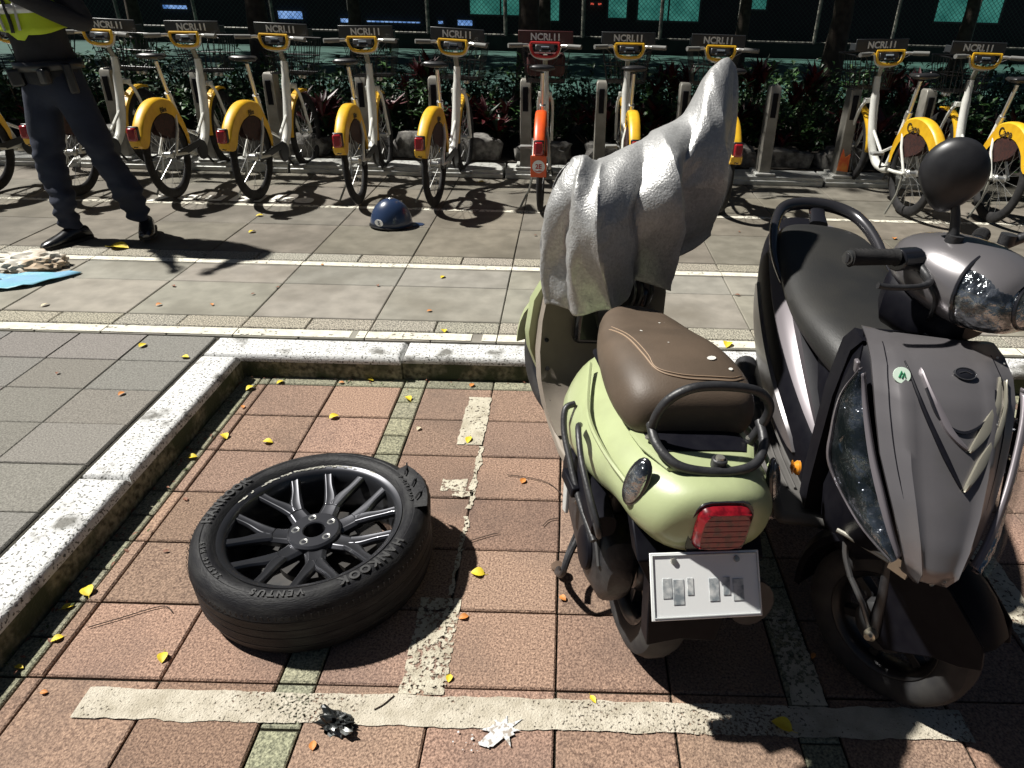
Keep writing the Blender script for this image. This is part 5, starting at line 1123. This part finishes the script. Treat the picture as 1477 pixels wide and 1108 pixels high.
# ================================================================ THE OFFICER
skin = mat('skin', (.42, .25, .17), .5, col2=(.38, .22, .15), scale=12)
navy = mat('trouser_navy', (.006, .009, .022), .85, col2=(.012, .017, .036), scale=7, bump=.5, bscale=50)
blk_cloth = mat('jacket_black', (.010, .010, .013), .85, col2=(.018, .018, .022), scale=9, bump=.6, bscale=60)
neon = mat('vest_yellow', (.48, .62, .02), .6, col2=(.38, .50, .02), scale=8, bump=.4, bscale=60)
reflc = mat('vest_silver', (.5, .5, .48), .35, .3)
shoe_m = mat('shoe_black', (.010, .010, .011), .25, coat=.4)
hair_m = mat('hair_black', (.012, .010, .010), .6)
def skinned(name, pts, edges, m, parent, root=0, sub=2):
    me = bpy.data.meshes.new(name); me.from_pydata([p[0] for p in pts], edges, []); o = bpy.data.objects.new(name, me); C.objects.link(o)
    o.modifiers.new('skin', 'SKIN'); sv = me.skin_vertices if me.skin_vertices else None
    if not me.skin_vertices:
        bm = B(); bm.from_mesh(me); bm.verts.layers.skin.verify(); bm.to_mesh(me); bm.free()
    for i, p in enumerate(pts):
        v = me.skin_vertices[0].data[i]; v.radius = p[1] if isinstance(p[1], tuple) else (p[1], p[1]); v.use_root = (i == root)
    s = o.modifiers.new('sub', 'SUBSURF'); s.levels = s.render_levels = sub; bpy.context.view_layer.update()
    ev = o.evaluated_get(bpy.context.evaluated_depsgraph_get()); m2 = bpy.data.meshes.new_from_object(ev)
    bpy.data.objects.remove(o); m2.materials.clear(); m2.materials.append(m)
    for p in m2.polygons: p.use_smooth = True
    o = bpy.data.objects.new(name, m2); C.objects.link(o); o.parent = parent; return o
of = thing('person', 'person in navy trousers and yellow safety vest standing before the bicycles at the left', 'person', (-2.91, 4.27, .006), (0, R(-3.8), R(-6)))
fa, fb = Vector((-.13, -.13, .09)), Vector((.24, .06, .09))
ka, kb = Vector((-.15, -.06, .50)), Vector((.150, .0, .50))
ha, hb2 = Vector((-.095, .02, .90)), Vector((.085, .02, .90))
sh = {-1: Vector((-.19, .03, 1.43)), 1: Vector((.19, .03, 1.43))}
el = {-1: Vector((-.30, .02, 1.17)), 1: Vector((.31, .04, 1.17))}
wr = {-1: Vector((-.14, -.25, 1.33)), 1: Vector((.13, -.25, 1.36))}
pts = [((0, .02, .97), (.115, .085)), ((0, .02, 1.12), (.12, .09)), ((0, .03, 1.30), (.15, .10)), ((0, .035, 1.43), (.11, .085)), ((0, .02, 1.52), .058), ((0, .0, 1.60), (.078, .09)), ((0, -.005, 1.68), (.082, .10)), ((0, .0, 1.745), (.06, .075))]
ed = [(i, i+1) for i in range(7)]
def add(parent_i, chain):
    global pts, ed
    for p, r in chain: pts.append((tuple(p), r)); ed.append((parent_i, len(pts)-1)); parent_i = len(pts)-1
    return parent_i
for s in (-1, 1):
    w_i = add(3, [(sh[s], .062), ((sh[s]+el[s])/2, .050), (el[s], .042), ((el[s]+wr[s])/2, .038), (wr[s], .027)])
    d = (wr[s]-el[s]).normalized()
    add(w_i, [(wr[s]+d*.045, (.038, .018)), (wr[s]+d*.085, (.036, .014))])
for k_, h_, f_ in ((ka, ha, fa), (kb, hb2, fb)): add(0, [(h_, .075), ((h_+k_)/2, .07), (k_, .055), ((k_*.6+f_*.4), .055), (f_+Vector((0, .0, .02)), .036)])
body_o = skinned('body', pts, ed, skin, of)
for s in (-1, 1):                                                     # hands: five bent fingers
    d = (wr[s]-el[s]).normalized(); side = Vector((1, 0, 0)); side = (side-d*side.dot(d)).normalized(); nrm_ = d.cross(side)
    for k in range(5):
        if k < 4:
            b0 = wr[s]+d*.08+side*(-.027+.018*k); ln = (.066, .076, .072, .056)[k]; pp = [b0, b0+d*ln*.4+nrm_*-.004, b0+d*ln*.75+Vector((0, -.004, -.012)), b0+d*ln+Vector((0, -.004, -.028))]; rad = [.0095, .009, .008, .006]
        else:
            b0 = wr[s]+d*.035-side*s*.02; pp = [b0, b0-side*s*.028+d*.02, b0-side*s*.034+d*.045, b0-side*s*.03+d*.062]; rad = [.013, .011, .0095, .007]
        bm = B(); tube(bm, pp, rad, 10); obj('finger', bm, skin, body_o)
# face: nose, eyes, mouth, ears, hair and cap
bm = B(); ring_faces(bm, [[Vector((x*w_, -.085-d_, z)) for x, d_ in ((-1, -.01), (-.4, dd), (.4, dd), (1, -.01))] for z, w_, dd in ((1.675, .007, .004), (1.655, .010, .014), (1.64, .015, .024), (1.632, .012, .010))]); obj('nose', bm, skin, body_o, sub=1)
for s in (-1, 1):
    bm = B(); bmesh.ops.create_uvsphere(bm, u_segments=16, v_segments=10, radius=.0115, matrix=T(s*.031, -.083, 1.672)); ey = obj('eye', bm, mat('eye_white', (.7, .7, .68), .2), body_o)
    bm = B(); bmesh.ops.create_uvsphere(bm, u_segments=10, v_segments=8, radius=.0055, matrix=T(s*.031, -.0915, 1.672)); obj('ear' if False else 'iris', bm, hair_m, ey)
    bm = B(); bmesh.ops.create_uvsphere(bm, u_segments=14, v_segments=10, radius=1, matrix=T(s*.083, .005, 1.655) @ Matrix.Diagonal((.010, .020, .032, 1))); obj('ear', bm, skin, body_o)
bm = B(); bmesh.ops.create_uvsphere(bm, u_segments=16, v_segments=8, radius=1, matrix=T(0, -.088, 1.608) @ Matrix.Diagonal((.024, .008, .006, 1))); obj('mouth', bm, mat('lips', (.30, .12, .10), .5), body_o)
bm = B(); bmesh.ops.create_uvsphere(bm, u_segments=24, v_segments=16, radius=1, matrix=T(0, .018, 1.70) @ Matrix.Diagonal((.094, .105, .088, 1)))
for v in bm.verts:
    if v.co.y < -.05 and v.co.z < 1.72: v.co.y = -.05
obj('hair', bm, hair_m, of)
# trousers
tp = [((0, .02, 1.06), (.140, .108)), ((0, .02, .90), (.165, .125))]; te = [(0, 1)]
for h_, k_, f_ in ((ha, ka, fa), (hb2, kb, fb)):
    i0 = len(tp); tp += [(tuple(h_+Vector((0, 0, -.05))), .108), (tuple(h_.lerp(k_, .5)), (.094, .098)), (tuple(k_), .080), (tuple(k_.lerp(f_, .35)+Vector((0, .006, 0))), .083), (tuple(k_.lerp(f_, .75)), .076), (tuple(f_+Vector((0, .0, -.03))), .068)]
    te += [(1, i0)]+[(i, i+1) for i in range(i0, i0+5)]
tr_ = skinned('trousers', tp, te, navy, of, 0, 3)
for v in tr_.data.vertices:
    p = v.co; f = max(0, 1-abs(p.z-.15)/.28)+max(0, 1-abs(p.z-.50)/.16)*.6
    v.co = p+Vector((noise.noise(p*9), noise.noise(p*9+Vector((5, 0, 0))), 0))*.026*(.4+f)+Vector((1, 1, 0))*.007*f*math.sin(p.z*95+3*p.x)
# shoes
for f_, dr in ((fa, Vector((-.35, -1, 0))), (fb, Vector((.55, -.9, 0)))):
    dr = dr.normalized(); sd_ = Vector((-dr.y, dr.x, 0)); bm = B(); rr = []
    for t_, w_, h_ in ((-.105, .022, .04), (-.09, .036, .075), (-.04, .042, .095), (.02, .043, .092), (.08, .046, .068), (.14, .047, .052), (.18, .038, .042), (.20, .018, .03)):
        c = Vector((f_.x, f_.y, 0))+dr*t_
        rr.append([c+sd_*(math.copysign(abs(math.cos(a))**.8, math.cos(a))*w_)+Vector((0, 0, .005+h_*(.5+.5*math.sin(a)))) for a in [2*PI*k/18 for k in range(18)]])
    ring_faces(bm, rr); so = obj('shoe', bm, shoe_m, of)
    bm = B(); prism(bm, [((Vector((f_.x, f_.y, 0))+dr*t_+sd_*w_*s).x, (Vector((f_.x, f_.y, 0))+dr*t_+sd_*w_*s).y) for s, seq in ((1, ((-.108, .02), (-.09, .042), (0, .045), (.10, .052), (.17, .046), (.205, .018))), (-1, ((.205, .018), (.17, .046), (.10, .052), (0, .045), (-.09, .042), (-.108, .02)))) for t_, w_ in seq], .018); obj('sole', bm, rubber, so)
# jacket, sleeves, vest, belt
skinned('jacket', [((0, .025, .84), (.172, .138)), ((0, .025, .97), (.176, .140)), ((0, .025, 1.03), (.170, .134)), ((0, .02, 1.12), (.160, .125)), ((0, .03, 1.30), (.182, .132)), ((0, .035, 1.44), (.13, .10)), ((0, .03, 1.50), .075)]+[q for s in (-1, 1) for q in ((tuple(sh[s]), .078), (tuple((sh[s]+el[s])/2), .066), (tuple(el[s]), .060), (tuple((el[s]+wr[s])/2), .052), (tuple(wr[s]), .042))],
        [(0, 1), (1, 2), (2, 3), (3, 4), (4, 5), (5, 6), (5, 7), (7, 8), (8, 9), (9, 10), (10, 11), (5, 12), (12, 13), (13, 14), (14, 15), (15, 16)], blk_cloth, of, 0, 2)
bm = B(); rr = []
for z, w_, d_ in ((1.165, .192, .158), (1.18, .188, .156), (1.22, .185, .152), (1.32, .198, .155), (1.41, .19, .145), (1.47, .13, .115), (1.50, .095, .095)):
    ring = []
    for k in range(40):
        a = 2*PI*k/40-PI/2; x = w_*math.copysign(abs(math.cos(a))**.85, math.cos(a)); y = .025+d_*math.sin(a); wv = .008*math.sin(a*5)*max(0, 1-(z-1.1)/.2)
        ring.append(Vector((x+wv*math.cos(a), y+wv*math.sin(a), z+(.02*math.sin(a*2+.5) if z < 1.17 else 0)-(.03 if abs(a+PI/2) < .3 and z < 1.17 else 0))))
    rr.append(ring)
ring_faces(bm, rr, cap=False); vs = obj('safety_vest', bm, neon, of, solid=.004)
for z0, z1 in ((1.25, 1.295),):
    bm = B(); rr = []
    for z in (z0, z1): rr.append([Vector((.196*math.copysign(abs(math.cos(a))**.85, math.cos(a)), .025+.163*math.sin(a), z)) for a in [2*PI*k/40 for k in range(40)]])
    ring_faces(bm, rr, cap=False); obj('reflective_band', bm, reflc, vs, solid=.003)
bm = B(); tube(bm, [(.0, -.14, 1.16), (.005, -.138, 1.2), (.0, -.13, 1.36)], .009, 8); obj('vest_zip', bm, sat_black, vs)
for s in (-1, 1):
    bm = B(); tube(bm, [(s*.045, -.137, 1.17), (s*.05, -.136, 1.22), (s*.06, -.12, 1.38)], .007, 6); obj('vest_trim', bm, reflc, vs)
bm = B(); rr = []
for z in (.965, 1.015): rr.append([Vector((.188*math.cos(a), .022+.150*math.sin(a), z)) for a in [2*PI*k/40 for k in range(40)]])
ring_faces(bm, rr, cap=False); bl_ = obj('belt', bm, sat_black, of, solid=.006)
for x, y, w_, h_, rz in ((.165, -.05, .05, .16, -.8), (-.12, -.10, .07, .09, .5), (.08, -.13, .06, .08, -.3)):
    bm = B(); box(bm, (x, y, .96-h_/4), (w_, .045, h_), Z(rz).to_3x3()); obj('belt_pouch', bm, sat_black, of, bevel=.012, seg=3)
